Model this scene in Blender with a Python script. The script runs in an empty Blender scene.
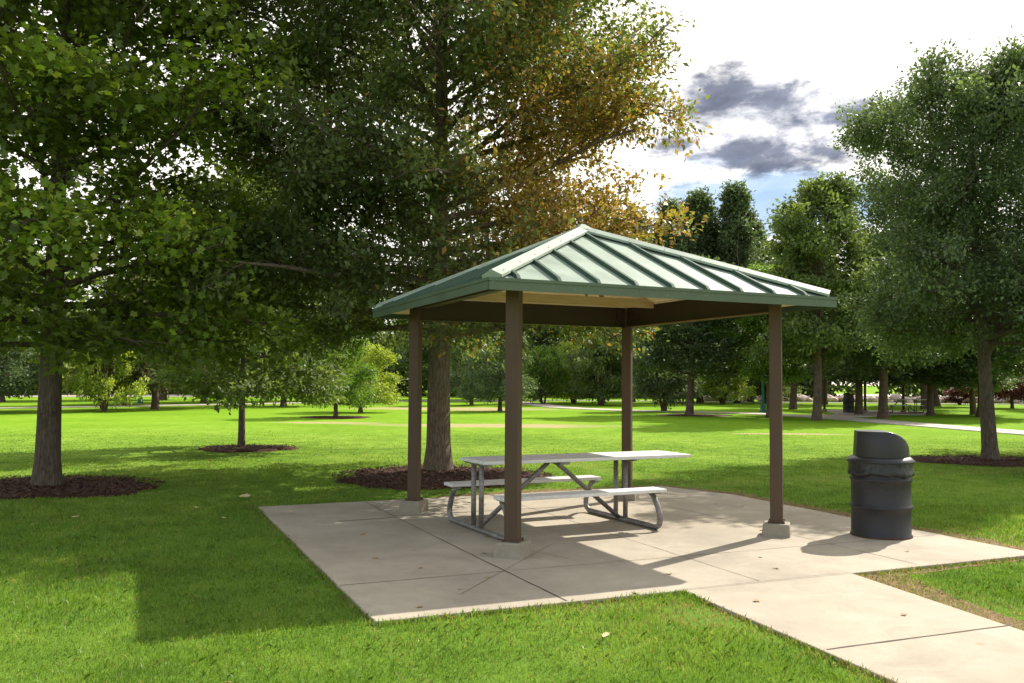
import bpy, bmesh, math, random
import numpy as np
from mathutils import Vector, Matrix, Quaternion

rad = math.radians
scene = bpy.context.scene
COL = scene.collection
RNG = np.random.default_rng(11)
random.seed(5)

# ------------------------------------------------------------------ layout of the place (metres)
EYE = 1.5932
PITCH, ROLL, FPX = .0465, .007, 880.27
PX0, PY0, ROT = .0186, 8.1775, .4109         # near post of the pavilion, direction of its front side
S, OV = 3.0502, .4309                        # post spacing, overhang
ZB, ZE, ZA = 2.40, 2.49, 3.35                # fascia bottom, eave top, apex
EA = np.array([math.cos(ROT), math.sin(ROT)])
EB = np.array([-math.sin(ROT), math.cos(ROT)])
SUN_AZ, SUN_EL = rad(45.7), rad(40.5)


def pav(a, b):
    p = np.array([PX0, PY0]) + EA*a + EB*b
    return float(p[0]), float(p[1])


# ------------------------------------------------------------------ helpers
def tag(o, label=None, cat=None, group=None, kind=None):
    if label: o['label'] = label
    if cat: o['category'] = cat
    if group: o['group'] = group
    if kind: o['kind'] = kind
    return o


def empty(name, loc=(0, 0, 0), rz=0.0):
    o = bpy.data.objects.new(name, None)
    COL.objects.link(o)
    o.location = loc
    o.rotation_euler = (0, 0, rz)
    o.empty_display_size = .3
    return o


def link(name, me, mat, parent=None):
    o = bpy.data.objects.new(name, me)
    COL.objects.link(o)
    if mat is not None and len(me.materials) == 0:
        me.materials.append(mat)
    if parent is not None:
        o.parent = parent
    return o


def obj(name, bm, mat, parent=None, smooth=False, bevel=0):
    me = bpy.data.meshes.new(name)
    bmesh.ops.recalc_face_normals(bm, faces=bm.faces[:])
    bm.to_mesh(me)
    bm.free()
    if smooth:
        me.polygons.foreach_set('use_smooth', [True]*len(me.polygons))
    o = link(name, me, mat, parent)
    if bevel:
        m = o.modifiers.new('bevel', 'BEVEL')
        m.width = bevel
        m.segments = 2
        m.limit_method = 'ANGLE'
    return o


def np_mesh(name, verts, faces, nper, smooth=False):
    """verts (n,3); faces flat loop index array with constant nper corners."""
    me = bpy.data.meshes.new(name)
    verts = np.ascontiguousarray(verts, dtype=np.float32)
    faces = np.ascontiguousarray(faces, dtype=np.int32).ravel()
    nf = len(faces)//nper
    me.vertices.add(len(verts))
    me.vertices.foreach_set('co', verts.ravel())
    me.loops.add(len(faces))
    me.loops.foreach_set('vertex_index', faces)
    me.polygons.add(nf)
    me.polygons.foreach_set('loop_start', np.arange(nf, dtype=np.int32)*nper)
    if smooth:
        me.polygons.foreach_set('use_smooth', np.ones(nf, dtype=bool))
    me.update(calc_edges=True)
    return me


def face_attr(me, name, vals):
    a = me.attributes.new(name, 'FLOAT', 'FACE')
    a.data.foreach_set('value', np.ascontiguousarray(vals, dtype=np.float32))


def add_box(bm, c, s, M=None):
    x, y, z = s[0]/2, s[1]/2, s[2]/2
    vs = []
    for dz in (-z, z):
        for dx, dy in ((-x, -y), (x, -y), (x, y), (-x, y)):
            v = Vector((c[0]+dx, c[1]+dy, c[2]+dz))
            if M is not None: v = M @ v
            vs.append(bm.verts.new(v))
    for f in ((3, 2, 1, 0), (4, 5, 6, 7), (0, 1, 5, 4), (1, 2, 6, 5), (2, 3, 7, 6), (3, 0, 4, 7)):
        bm.faces.new([vs[i] for i in f])


def add_bar(bm, p, q, w, h, up=(0, 0, 1)):
    """box from p to q, width w, height h, centred on the line."""
    p, q = Vector(p), Vector(q)
    d = (q-p).normalized()
    side = d.cross(Vector(up)).normalized()
    u = side.cross(d)
    vs = []
    for e in (p, q):
        for a, b in ((-1, -1), (1, -1), (1, 1), (-1, 1)):
            vs.append(bm.verts.new(e+side*(a*w/2)+u*(b*h/2)))
    for f in ((3, 2, 1, 0), (4, 5, 6, 7), (0, 1, 5, 4), (1, 2, 6, 5), (2, 3, 7, 6), (3, 0, 4, 7)):
        bm.faces.new([vs[i] for i in f])


def add_tube(bm, pts, r, n=10, cap=True):
    pts = [Vector(p) for p in pts]
    rs = r if isinstance(r, (list, tuple)) else [r]*len(pts)
    rings = []
    prev = None
    for i, p in enumerate(pts):
        d = (pts[min(i+1, len(pts)-1)] - pts[max(i-1, 0)]).normalized()
        if prev is None:
            ref = Vector((0, 0, 1)) if abs(d.z) < .9 else Vector((1, 0, 0))
            a = d.cross(ref).normalized()
        else:
            a = (prev - d*prev.dot(d)).normalized()
        prev = a
        b = d.cross(a)
        rings.append([bm.verts.new(p + (a*math.cos(2*math.pi*k/n)+b*math.sin(2*math.pi*k/n))*rs[i]) for k in range(n)])
    for i in range(len(rings)-1):
        for k in range(n):
            bm.faces.new((rings[i][k], rings[i][(k+1) % n], rings[i+1][(k+1) % n], rings[i+1][k]))
    if cap:
        bm.faces.new(rings[0][::-1])
        bm.faces.new(rings[-1])


def add_lathe(bm, prof, n=48, fn=None, c=(0, 0)):
    rings = []
    for j, (r, z) in enumerate(prof):
        ring = []
        for k in range(n):
            t = 2*math.pi*k/n
            rr, zz = (r, z) if fn is None else fn(r, z, t, j)
            ring.append(bm.verts.new((c[0]+rr*math.cos(t), c[1]+rr*math.sin(t), zz)))
        rings.append(ring)
    for i in range(len(rings)-1):
        for k in range(n):
            bm.faces.new((rings[i][k], rings[i][(k+1) % n], rings[i+1][(k+1) % n], rings[i+1][k]))
    return rings


def poly_slab(pts, z0, z1, bm=None):
    bm = bm or bmesh.new()
    lo = [bm.verts.new((x, y, z0)) for x, y in pts]
    hi = [bm.verts.new((x, y, z1)) for x, y in pts]
    n = len(pts)
    bm.faces.new(hi)
    bm.faces.new(lo[::-1])
    for i in range(n):
        bm.faces.new((lo[i], lo[(i+1) % n], hi[(i+1) % n], hi[i]))
    return bm


def children_of(o):
    return [c for c in bpy.data.objects if c.parent == o]


KIDS = {}


def copy_tree(o, parent=None):
    if o not in KIDS:
        KIDS[o] = children_of(o)
    c = o.copy()
    COL.objects.link(c)
    c.parent = parent
    for ch in KIDS[o]:
        copy_tree(ch, c)
    return c


# ------------------------------------------------------------------ materials
class Nodes:
    def __init__(s, nt):
        s.nt = nt
        s.L = nt.links

    def n(s, t, **kw):
        x = s.nt.nodes.new(t)
        for k, v in kw.items():
            setattr(x, k, v)
        return x

    def put(s, sock, v):
        if isinstance(v, bpy.types.NodeSocket):
            s.L.new(v, sock)
        elif v is not None:
            sock.default_value = v

    def math(s, op, a, b=None, c=None, clamp=False):
        x = s.n('ShaderNodeMath', operation=op, use_clamp=clamp)
        s.put(x.inputs[0], a)
        if b is not None: s.put(x.inputs[1], b)
        if c is not None: s.put(x.inputs[2], c)
        return x.outputs[0]

    def mix(s, f, a, b, blend='MIX'):
        x = s.n('ShaderNodeMix', data_type='RGBA', blend_type=blend)
        s.put(x.inputs[0], f)
        s.put(x.inputs[6], c4(a))
        s.put(x.inputs[7], c4(b))
        return x.outputs[2]

    def noise(s, vec, scale, detail=4, rough=.55, dist=0):
        x = s.n('ShaderNodeTexNoise')
        s.put(x.inputs['Vector'], vec)
        x.inputs['Scale'].default_value = scale
        x.inputs['Detail'].default_value = detail
        x.inputs['Roughness'].default_value = rough
        x.inputs['Distortion'].default_value = dist
        return x.outputs[0]

    def ramp(s, f, stops, interp='LINEAR'):
        x = s.n('ShaderNodeValToRGB')
        cr = x.color_ramp
        cr.interpolation = interp
        while len(cr.elements) < len(stops): cr.elements.new(.5)
        for e, (p, c) in zip(cr.elements, stops):
            e.position = p
            e.color = c4(c)
        s.put(x.inputs[0], f)
        return x.outputs[0]

    def maprange(s, v, a, b, c=0., d=1., smooth=False):
        x = s.n('ShaderNodeMapRange', interpolation_type='SMOOTHSTEP' if smooth else 'LINEAR')
        s.put(x.inputs[0], v)
        for i, k in enumerate((a, b, c, d)): s.put(x.inputs[1+i], k)
        return x.outputs[0]

    def mapping(s, vec, scale=(1, 1, 1), rot=(0, 0, 0), loc=(0, 0, 0)):
        x = s.n('ShaderNodeMapping')
        s.put(x.inputs[0], vec)
        x.inputs[1].default_value = loc
        x.inputs[2].default_value = rot
        x.inputs[3].default_value = scale
        return x.outputs[0]

    def bump(s, h, strength=.3, dist=.01, normal=None):
        x = s.n('ShaderNodeBump')
        x.inputs['Strength'].default_value = strength
        x.inputs['Distance'].default_value = dist
        s.put(x.inputs['Height'], h)
        if normal is not None: s.put(x.inputs['Normal'], normal)
        return x.outputs[0]


def c4(c):
    if isinstance(c, (tuple, list)) and len(c) == 3: return (*c, 1)
    if isinstance(c, float) or isinstance(c, int): return (c, c, c, 1)
    return c


def material(name):
    m = bpy.data.materials.new(name)
    m.use_nodes = True
    m.node_tree.nodes.clear()
    N = Nodes(m.node_tree)
    out = N.n('ShaderNodeOutputMaterial')
    return m, N, out


def principled(N, out, col, rough=.6, spec=.5, metal=0., normal=None):
    p = N.n('ShaderNodeBsdfPrincipled')
    N.put(p.inputs['Base Color'], c4(col))
    N.put(p.inputs['Roughness'], rough)
    p.inputs['Specular IOR Level'].default_value = spec
    p.inputs['Metallic'].default_value = metal
    if normal is not None: N.put(p.inputs['Normal'], normal)
    if out is not None: N.L.new(p.outputs[0], out.inputs[0])
    return p.outputs[0]


def coord(N, which='Object'):
    return N.n('ShaderNodeTexCoord').outputs[which]


def worldpos(N):
    return N.n('ShaderNodeNewGeometry').outputs['Position']


def m_paint(name, col, rough=.45, var=.25, scale=6, spec=.4, wear=None, metal=0., streak=False):
    m, N, out = material(name)
    v = worldpos(N)
    a = N.noise(v, scale, 5, .6)
    if streak:
        b = N.noise(N.mapping(v, (9, 9, .7)), 1.5, 4, .6)
        a = N.math('MULTIPLY_ADD', b, .5, N.math('MULTIPLY', a, .5))
    k = N.maprange(a, .3, .7, 1-var, 1+var)
    c = N.mix(1., col, N.n('ShaderNodeCombineColor').outputs[0], 'MULTIPLY')
    cc = c.node.inputs[7].links[0].from_node
    for i in range(3): N.put(cc.inputs[i], k)
    if wear:
        w = N.noise(v, 38, 6, .7)
        w = N.maprange(w, .62, .72, 0, 1)
        c = N.mix(w, c, wear)
    nrm = N.bump(N.noise(v, 160, 3), .08, .002)
    principled(N, out, c, N.maprange(a, .3, .7, rough-.08, rough+.12), spec, metal, nrm)
    return m


def m_leaf(name, dark, mid, light, trans=.42, tcol=None, autumn=False, rough=.5):
    m, N, out = material(name)
    r = N.n('ShaderNodeNewGeometry').outputs['Random Per Island']
    tone = N.n('ShaderNodeAttribute', attribute_name='tone').outputs['Fac']
    f = N.math('MULTIPLY_ADD', r, .45, N.math('MULTIPLY', tone, .55))
    c = N.ramp(f, [(.12, dark), (.5, mid), (.9, light)])
    if autumn:  # ramp for turned leaves, and for the maple's painted sunlit glow
        a = N.n('ShaderNodeAttribute', attribute_name='autumn').outputs['Fac']
        oc = N.ramp(r, autumn)
        c = N.mix(a, c, oc)
    p = principled(N, None, c, .5, .24)
    t = N.n('ShaderNodeBsdfTranslucent')
    tc = N.mix(1., c, tcol or (1.7, 1.75, .55), 'MULTIPLY')
    N.L.new(tc, t.inputs[0])
    mx = N.n('ShaderNodeMixShader')
    mx.inputs[0].default_value = trans
    N.L.new(p, mx.inputs[1])
    N.L.new(t.outputs[0], mx.inputs[2])
    N.L.new(mx.outputs[0], out.inputs[0])
    return m


def m_bark(name, c1, c2, scale=1.):
    m, N, out = material(name)
    v = coord(N)
    vv = N.mapping(v, (19*scale, 19*scale, 3.4*scale))
    a = N.noise(vv, 1.6, 6, .7, .6)
    vo = N.n('ShaderNodeTexVoronoi', feature='DISTANCE_TO_EDGE')
    dv = N.n('ShaderNodeVectorMath', operation='ADD')
    N.put(dv.inputs[0], N.mapping(v, (15*scale, 15*scale, 2.2*scale)))
    nzc = N.n('ShaderNodeTexNoise')
    N.put(nzc.inputs['Vector'], v)
    nzc.inputs['Scale'].default_value = 7
    N.L.new(nzc.outputs['Color'], dv.inputs[1])
    N.put(vo.inputs['Vector'], dv.outputs[0])
    vo.inputs['Scale'].default_value = 1.5
    h = N.math('MULTIPLY_ADD', N.maprange(vo.outputs[0], 0, .35), .22, N.math('MULTIPLY', a, .9))
    c = N.ramp(h, [(.30, c1), (.55, c2), (.75, tuple(x*1.5 for x in c2))])
    big = N.noise(v, 1.3, 3)
    c = N.mix(N.maprange(big, .35, .7, 0, .35), c, (.15, .14, .10))
    principled(N, out, c, .9, .15, 0, N.bump(h, .9, .025))
    return m


def m_concrete(name, base=(.395, .343, .262), scale=1., stains=True):
    m, N, out = material(name)
    v = worldpos(N)
    big = N.noise(v, .8*scale, 6, .65, .4)
    mid = N.noise(v, 4*scale, 6, .65)
    fine = N.noise(v, 90, 5, .7)
    c = N.ramp(big, [(.30, tuple(x*.78 for x in base)), (.5, base), (.68, tuple(min(x*1.18, .8) for x in base))])
    c = N.mix(N.maprange(mid, .38, .66, 0, .30), c, tuple(x*y for x, y in zip(base, (.70, .68, .64))))
    if stains:
        st = N.noise(N.mapping(v, (1, 1, 1), (0, 0, .4)), 1.3, 8, .74, 1.2)
        c = N.mix(N.maprange(st, .50, .66, 0, .38), c, (.23, .195, .15))
        sp = N.n('ShaderNodeTexVoronoi')
        N.put(sp.inputs['Vector'], v)
        sp.inputs['Scale'].default_value = 3.1
        rst = N.maprange(sp.outputs['Distance'], .05, .12, .5, 0)
        c = N.mix(N.math('MULTIPLY', rst, N.maprange(N.noise(v, 2.3, 2), .52, .6)), c, (.30, .18, .09))
    c = N.mix(N.maprange(fine, .3, .7, 0, .22), c, tuple(x*.6 for x in base))
    br = N.noise(N.mapping(v, (160, 9, 9), (0, 0, -.41)), 1., 3, .6)
    c = N.mix(N.maprange(br, .3, .7, .10, 0), c, (.12, .10, .08))
    principled(N, out, c, .85, .25, 0, N.bump(N.math('ADD', N.math('MULTIPLY_ADD', mid, .6, fine), br), .35, .004))
    return m


# lawn colour shared by the ground sheet and the blades
LG_D, LG_M, LG_L = (.040, .105, .010), (.085, .200, .016), (.150, .290, .030)
DRY = (.26, .19, .075)


def lawn_color(N, v):
    a = N.noise(v, .22, 5, .6, .3)
    b = N.noise(v, 2.2, 5, .65)
    f = N.math('MULTIPLY_ADD', a, .5, N.math('MULTIPLY', b, .5))
    c = N.ramp(f, [(.38, (.088, .162, .020)), (.5, (.148, .245, .028)), (.62, (.235, .325, .050))])
    return c


def m_lawn():
    m, N, out = material('lawn')
    v = worldpos(N)
    c = lawn_color(N, v)
    sep = N.n('ShaderNodeSeparateXYZ')
    N.L.new(v, sep.inputs[0])
    x, y = sep.outputs[0], sep.outputs[1]
    # near the eye the sheet is the thatch under the blades
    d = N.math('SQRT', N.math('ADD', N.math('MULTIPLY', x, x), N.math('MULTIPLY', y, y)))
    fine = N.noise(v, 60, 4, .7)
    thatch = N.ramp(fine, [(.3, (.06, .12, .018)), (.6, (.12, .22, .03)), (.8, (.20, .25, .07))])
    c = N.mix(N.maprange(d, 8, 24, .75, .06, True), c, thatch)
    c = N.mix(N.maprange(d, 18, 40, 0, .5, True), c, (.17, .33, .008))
    # bare, straw coloured patches in the far lawn
    nz = N.noise(v, .35, 5, .65)
    tot = None
    for (cx, cy, rx, ry) in ((-.5, 33.2, 5.2, 1.5), (-3.5, 53.5, 6.5, 3.2), (9, 29, 2.2, .5), (-7, 34.5, 2.2, .8)):
        ex = N.math('POWER', N.math('DIVIDE', N.math('SUBTRACT', x, cx), rx), 2.)
        ey = N.math('POWER', N.math('DIVIDE', N.math('SUBTRACT', y, cy), ry), 2.)
        q = N.math('ADD', N.math('SQRT', N.math('ADD', ex, ey)), N.math('MULTIPLY_ADD', nz, 1.6, -.8))
        q = N.maprange(q, 1.15, .6, 0, .9)
        tot = q if tot is None else N.math('MAXIMUM', tot, q)
    c = N.mix(tot, c, (.36, .29, .155))
    h = N.noise(v, 25, 5, .75)
    principled(N, out, c, .9, .02, 0, N.bump(h, .6, .04))
    return m


def m_blade():
    m, N, out = material('grass_blade')
    v = worldpos(N)
    g = N.n('ShaderNodeNewGeometry')
    r = g.outputs['Random Per Island']
    dry = N.n('ShaderNodeAttribute', attribute_name='dry').outputs['Fac']
    base = lawn_color(N, v)
    k = N.ramp(r, [(0, (.72, .78, .75)), (.5, (1.0, 1.0, 1.0)), (.9, (1.2, 1.12, 1.35)), (1., (1.6, 1.35, 2.2))])
    spw = N.n('ShaderNodeSeparateXYZ')
    N.L.new(v, spw.inputs[0])
    k = N.mix(N.maprange(spw.outputs[1], 8, 18, 0, .85, True), k, (1.05, 1.05, 1.05))
    c = N.mix(1., base, k, 'MULTIPLY')
    c = N.mix(dry, c, N.ramp(r, [(0, (.16, .11, .04)), (1, (.42, .33, .15))]))
    p = principled(N, None, c, .42, .35)
    t = N.n('ShaderNodeBsdfTranslucent')
    N.L.new(N.mix(1., c, (1.35, 1.4, .8), 'MULTIPLY'), t.inputs[0])
    mx = N.n('ShaderNodeMixShader')
    mx.inputs[0].default_value = .4
    N.L.new(p, mx.inputs[1])
    N.L.new(t.outputs[0], mx.inputs[2])
    N.L.new(mx.outputs[0], out.inputs[0])
    return m


def m_wood():
    m, N, out = material('pine_boards')
    v = coord(N)
    g = N.noise(N.mapping(v, (1.2, 22, 22)), 2.2, 5, .6, .3)
    c = N.ramp(g, [(.3, (.62, .43, .21)), (.5, (.80, .64, .38)), (.7, (.86, .74, .50))])
    kn = N.n('ShaderNodeTexVoronoi')
    N.put(kn.inputs['Vector'], N.mapping(v, (1, 2.2, 2.2)))
    kn.inputs['Scale'].default_value = 2.4
    c = N.mix(N.maprange(kn.outputs['Distance'], .04, .09, .8, 0), c, (.20, .09, .035))
    wav = N.n('ShaderNodeTexWave', bands_direction='Y')
    N.put(wav.inputs['Vector'], v)
    wav.inputs['Scale'].default_value = 2.2
    c = N.mix(N.maprange(wav.outputs['Fac'], 0, .06, .55, 0), c, (.22, .12, .05))
    principled(N, out, c, .6, .3)
    return m


def m_steel():
    m, N, out = material('galvanised_steel')
    v = worldpos(N)
    vo = N.n('ShaderNodeTexVoronoi')
    N.put(vo.inputs['Vector'], v)
    vo.inputs['Scale'].default_value = 55
    a = N.noise(v, 9, 5, .65)
    f = N.math('MULTIPLY_ADD', vo.outputs['Color'], .25, N.math('MULTIPLY', a, .7))
    c = N.ramp(f, [(.25, (.10, .085, .075)), (.5, (.20, .185, .175)), (.75, (.33, .31, .30))])
    principled(N, out, c, .48, .5, .35)
    return m


def m_plank():
    m, N, out = material('pale_plank')
    v = coord(N)
    g = N.noise(N.mapping(v, (1.5, 20, 20)), 2, 4, .6)
    b = N.noise(v, 5, 5, .7)
    c = N.ramp(N.math('MULTIPLY_ADD', g, .5, N.math('MULTIPLY', b, .5)),
               [(.3, (.46, .44, .42)), (.5, (.64, .62, .60)), (.7, (.74, .72, .70))])
    principled(N, out, c, .5, .4, 0)
    return m


def m_mulch():
    m, N, out = material('bark_mulch')
    v = worldpos(N)
    r = N.n('ShaderNodeNewGeometry').outputs['Random Per Island']
    a = N.noise(v, 24, 5, .75)
    c = N.ramp(N.math('MULTIPLY_ADD', r, .5, N.math('MULTIPLY', a, .5)),
               [(.2, (.035, .016, .010)), (.5, (.095, .045, .028)), (.75, (.17, .095, .06)), (.95, (.34, .25, .17))])
    principled(N, out, c, .9, .15, 0, N.bump(a, .8, .02))
    return m


M = {}
M['lawn'] = m_lawn()
M['blade'] = m_blade()
M['concrete'] = m_concrete('concrete')
M['path'] = m_concrete('path_concrete', (.50, .43, .36), .5, False)
M['footing'] = m_concrete('footing_concrete', (.30, .265, .205), 6)
M['joint'] = m_paint('dark_joint', (.075, .055, .04), .9, .3, 12)  # dark tone of the slab joints and cracks
M['roof'] = m_paint('green_metal_roof', (.215, .275, .215), .52, .16, 2.5, .4, None, .0)
M['cap'] = m_paint('green_hip_cap', (.25, .305, .24), .52, .14, 3.5, .4)
M['trim'] = m_paint('green_fascia', (.085, .115, .075), .5, .14, 3, .3, (.22, .27, .22))
M['rib'] = m_paint('green_seam', (.050, .082, .055), .65, .12, 3, .2)
M['post'] = m_paint('brown_post_paint', (.084, .053, .034), .55, .13, 5, .22, None, 0, True)
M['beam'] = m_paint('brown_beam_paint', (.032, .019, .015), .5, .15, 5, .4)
M['flange'] = m_paint('rusty_flange', (.15, .072, .040), .6, .4, 9, .3)
M['wood'] = m_wood()
M['steel'] = m_steel()
M['plank'] = m_plank()
M['bin'] = m_paint('black_bin_steel', (.024, .022, .025), .45, .25, 7, .32, (.11, .10, .105), 0, True)
M['lid'] = m_paint('black_lid_plastic', (.022, .021, .023), .42, .2, 8, .4)
M['bag'] = m_paint('bin_bag_plastic', (.014, .014, .015), .38, .2, 8, .45)
M['rust'] = m_paint('bin_rust', (.10, .045, .022), .8, .4, 20, .2)
M['mulch'] = m_mulch()
M['pole'] = m_paint('teal_green_paint', (.02, .12, .085), .4, .15, 3)
M['rock'] = m_paint('pink_granite', (.48, .37, .34), .85, .3, 4, .2, (.22, .17, .16))
M['glass'] = m_paint('lamp_globe', (.7, .7, .66), .3, .05, 3)
M['bark_main'] = m_bark('bark_brown', (.050, .034, .024), (.150, .108, .080))
M['bark_dark'] = m_bark('bark_dark', (.030, .022, .017), (.105, .078, .062), 1.2)
M['bark_far'] = m_paint('bark_far', (.11, .078, .06), .9, .35, 5, .1)
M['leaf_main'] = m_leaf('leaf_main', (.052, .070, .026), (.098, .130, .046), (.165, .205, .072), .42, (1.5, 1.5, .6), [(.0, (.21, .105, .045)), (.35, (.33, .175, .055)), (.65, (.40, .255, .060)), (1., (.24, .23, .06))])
M['leaf_maple'] = m_leaf('leaf_maple', (.062, .084, .026), (.105, .145, .034), (.18, .24, .045), .50, (1.6, 1.65, .45), [(0, (.17, .26, .04)), (.6, (.26, .38, .06)), (1, (.38, .40, .09))])  # last ramp paints the sunlit glow of the low boughs
M['leaf_ash'] = m_leaf('leaf_ash', (.062, .090, .046), (.106, .148, .072), (.17, .225, .105), .38, (1.4, 1.5, .7))
M['leaf_dark'] = m_leaf('leaf_dark', (.052, .074, .038), (.092, .126, .062), (.150, .195, .095), .34, (1.4, 1.5, .7))
M['leaf_mid'] = m_leaf('leaf_mid', (.066, .094, .036), (.118, .160, .058), (.19, .24, .088), .40, (1.5, 1.55, .6))
M['leaf_light'] = m_leaf('leaf_light', (.065, .120, .022), (.12, .20, .035), (.19, .28, .055), .40)
M['leaf_yellow'] = m_leaf('leaf_yellow', (.16, .20, .04), (.27, .33, .065), (.40, .44, .10), .40)
M['leaf_brown'] = m_leaf('leaf_brown', (.045, .045, .018), (.085, .085, .032), (.14, .13, .05), .30, (1.5, 1.3, .6))
M['leaf_red'] = m_leaf('leaf_red', (.06, .016, .018), (.12, .03, .03), (.20, .07, .05), .30, (1.5, .9, .8))
M['leaf_fallen'] = m_paint('dry_leaf', (.30, .20, .09), .7, .5, 14, .2)
M['leaf_pale'] = m_paint('pale_dry_leaf', (.55, .43, .22), .7, .3, 14, .2)


# ------------------------------------------------------------------ ground
gz = -.03
bm = bmesh.new()
R0 = 1400
vs = [bm.verts.new(p) for p in ((-R0, -200, gz), (R0, -200, gz), (R0, 2200, gz), (-R0, 2200, gz))]
bm.faces.new(vs)
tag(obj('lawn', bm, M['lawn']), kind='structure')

A0, A1, B0, B1 = -1.735, 4.72, -1.69, 4.22
slab_poly = [pav(A0, B0), pav(A1, B0-.06), pav(A1+.05, B1-1.3), pav(A1-.35, B1), pav(A0, B1-.13)]
tag(obj('patio_slab', poly_slab(slab_poly, -.12, .0), M['concrete'], bevel=.008), kind='structure')
walk_poly = [pav(.70, B0-.012), pav(.548, -3.93), pav(.20, -9.), pav(.2, -16), pav(1.8, -16), pav(1.75, -9.), pav(2.128, -3.48), pav(2.40, B0-.012)]
tag(obj('sidewalk', poly_slab(walk_poly, -.12, -.004), M['concrete'], bevel=.008), kind='structure')


def strip(bm, p, q, w=.012, z=.0025, wob=.006):
    p, q = Vector((*p, z)), Vector((*q, z))
    n = max(2, int((q-p).length/.15))
    d = (q-p).normalized()
    s = Vector((-d.y, d.x, 0))
    prev = None
    for i in range(n+1):
        c = p.lerp(q, i/n) + s*random.uniform(-wob, wob)*.5
        ww = w*random.uniform(.6, 1.25)
        a, b = bm.verts.new(c-s*ww/2), bm.verts.new(c+s*ww/2)
        if prev: bm.faces.new((prev[0], a, b, prev[1]))
        prev = (a, b)


bm = bmesh.new()
strip(bm, pav(-.30, B0+.01), pav(-.33, .15), .014)
strip(bm, pav(-.33, .15), pav(-.36, B1-.2), .010)
strip(bm, pav(A0+.01, -.58), pav(-.33, -.58), .007)
strip(bm, pav(-.33, -.58), pav(A1-.02, -.62), .006)
strip(bm, pav(-.95, -1.2), pav(.62, .42), .004)
strip(bm, pav(.42, -.30), pav(.12, .55), .006)
strip(bm, pav(-1.05, 2.55), pav(-.36, 2.62), .024, .0027, .03)
strip(bm, pav(-.36, 2.72), pav(2.2, 2.70), .016)
strip(bm, pav(1.45, B0+.01), pav(1.45, B1-.1), .006)
strip(bm, pav(3.2, B0+.01), pav(3.2, B1-.1), .007)
strip(bm, pav(.70, B0-.006), pav(2.40, B0-.006), .004, .0025, .002)
strip(bm, pav(.62, -3.31), pav(2.19, -3.36), .018, -.0015)
strip(bm, pav(.47, -5.1), pav(2.0, -5.15), .018, -.0015)
tag(obj('slab_joints', bm, M['joint']), kind='structure')


def path_strip(name, pts, w, z):
    P = [Vector((x, y, 0)) for x, y in pts]
    Q = []
    for i in range(len(P)-1):                   # Catmull-Rom through the points
        p0, p1, p2, p3 = P[max(i-1, 0)], P[i], P[i+1], P[min(i+2, len(P)-1)]
        for k in range(8):
            t = k/8
            Q.append(.5*((2*p1)+(-p0+p2)*t+(2*p0-5*p1+4*p2-p3)*t*t+(-p0+3*p1-3*p2+p3)*t**3))
    Q.append(P[-1])
    bm = bmesh.new()
    prev = None
    for i, c in enumerate(Q):
        d = (Q[min(i+1, len(Q)-1)]-Q[max(i-1, 0)]).normalized()
        s = Vector((-d.y, d.x, 0))*w/2
        a = bm.verts.new((c.x-s.x, c.y-s.y, z)); b = bm.verts.new((c.x+s.x, c.y+s.y, z))
        a2 = bm.verts.new((c.x-s.x, c.y-s.y, z-.1)); b2 = bm.verts.new((c.x+s.x, c.y+s.y, z-.1))
        if prev:
            bm.faces.new((prev[0], a, b, prev[1]))
            bm.faces.new((prev[2], a2, a, prev[0]))
            bm.faces.new((prev[1], b, b2, prev[3]))
        prev = (a, b, a2, b2)
    tag(obj(name, bm, M['path']), kind='structure')


path_strip('path', [(-2, 76), (.8, 71), (2.2, 63), (3.6, 57), (6.6, 52.6), (10, 50.4), (13.2, 48.3), (15.6, 43), (16.6, 37), (17.6, 30.5), (19, 24), (22, 16)], 1.9, .004)
path_strip('path', [(14.6, 45.4), (16.6, 45.2), (18.2, 46.8), (19.4, 49.4), (20.0, 51.2)], 2.3, .009)
path_strip('path', [(-60, 30), (-42, 38), (-28, 48.4), (-18.5, 60), (-9.2, 72.8), (2, 80), (17, 79.5), (34, 78), (60, 74), (90, 66)], 1.7, .014)
sh_c = (21.2, 52.6)
tag(obj('patio_slab', poly_slab([(18.3, 48.9), (22.6, 47.8), (25.2, 53.6), (19.3, 56.3)], -.1, .02), M['path']), kind='structure')
bm = poly_slab([(28, 92), (72, 88), (90, 150), (24, 150)], -.1, .02)
tag(obj('parking_area', bm, M['path']), kind='structure')
bm = poly_slab([(-50, 76), (-17, 92), (-12, 110), (-70, 110)], -.1, .02)
tag(obj('road', bm, M['path']), kind='structure')

def soil(pts, amp=.05, seed=0):
    rg_ = random.Random(seed)
    out = []
    n = len(pts)
    for i in range(n):
        p, q = Vector(pts[i]), Vector(pts[(i+1) % n])
        m = max(1, int((q-p).length/.12))
        for k in range(m):
            c = p.lerp(q, k/m)
            out.append((c.x+rg_.uniform(-amp, amp), c.y+rg_.uniform(-amp, amp)))
    bm = bmesh.new()
    bm.faces.new([bm.verts.new((x, y, gz+.004)) for x, y in out])
    bmesh.ops.triangulate(bm, faces=bm.faces[:])
    tag(obj('bare_soil', bm, M['soil']), kind='structure')


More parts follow.
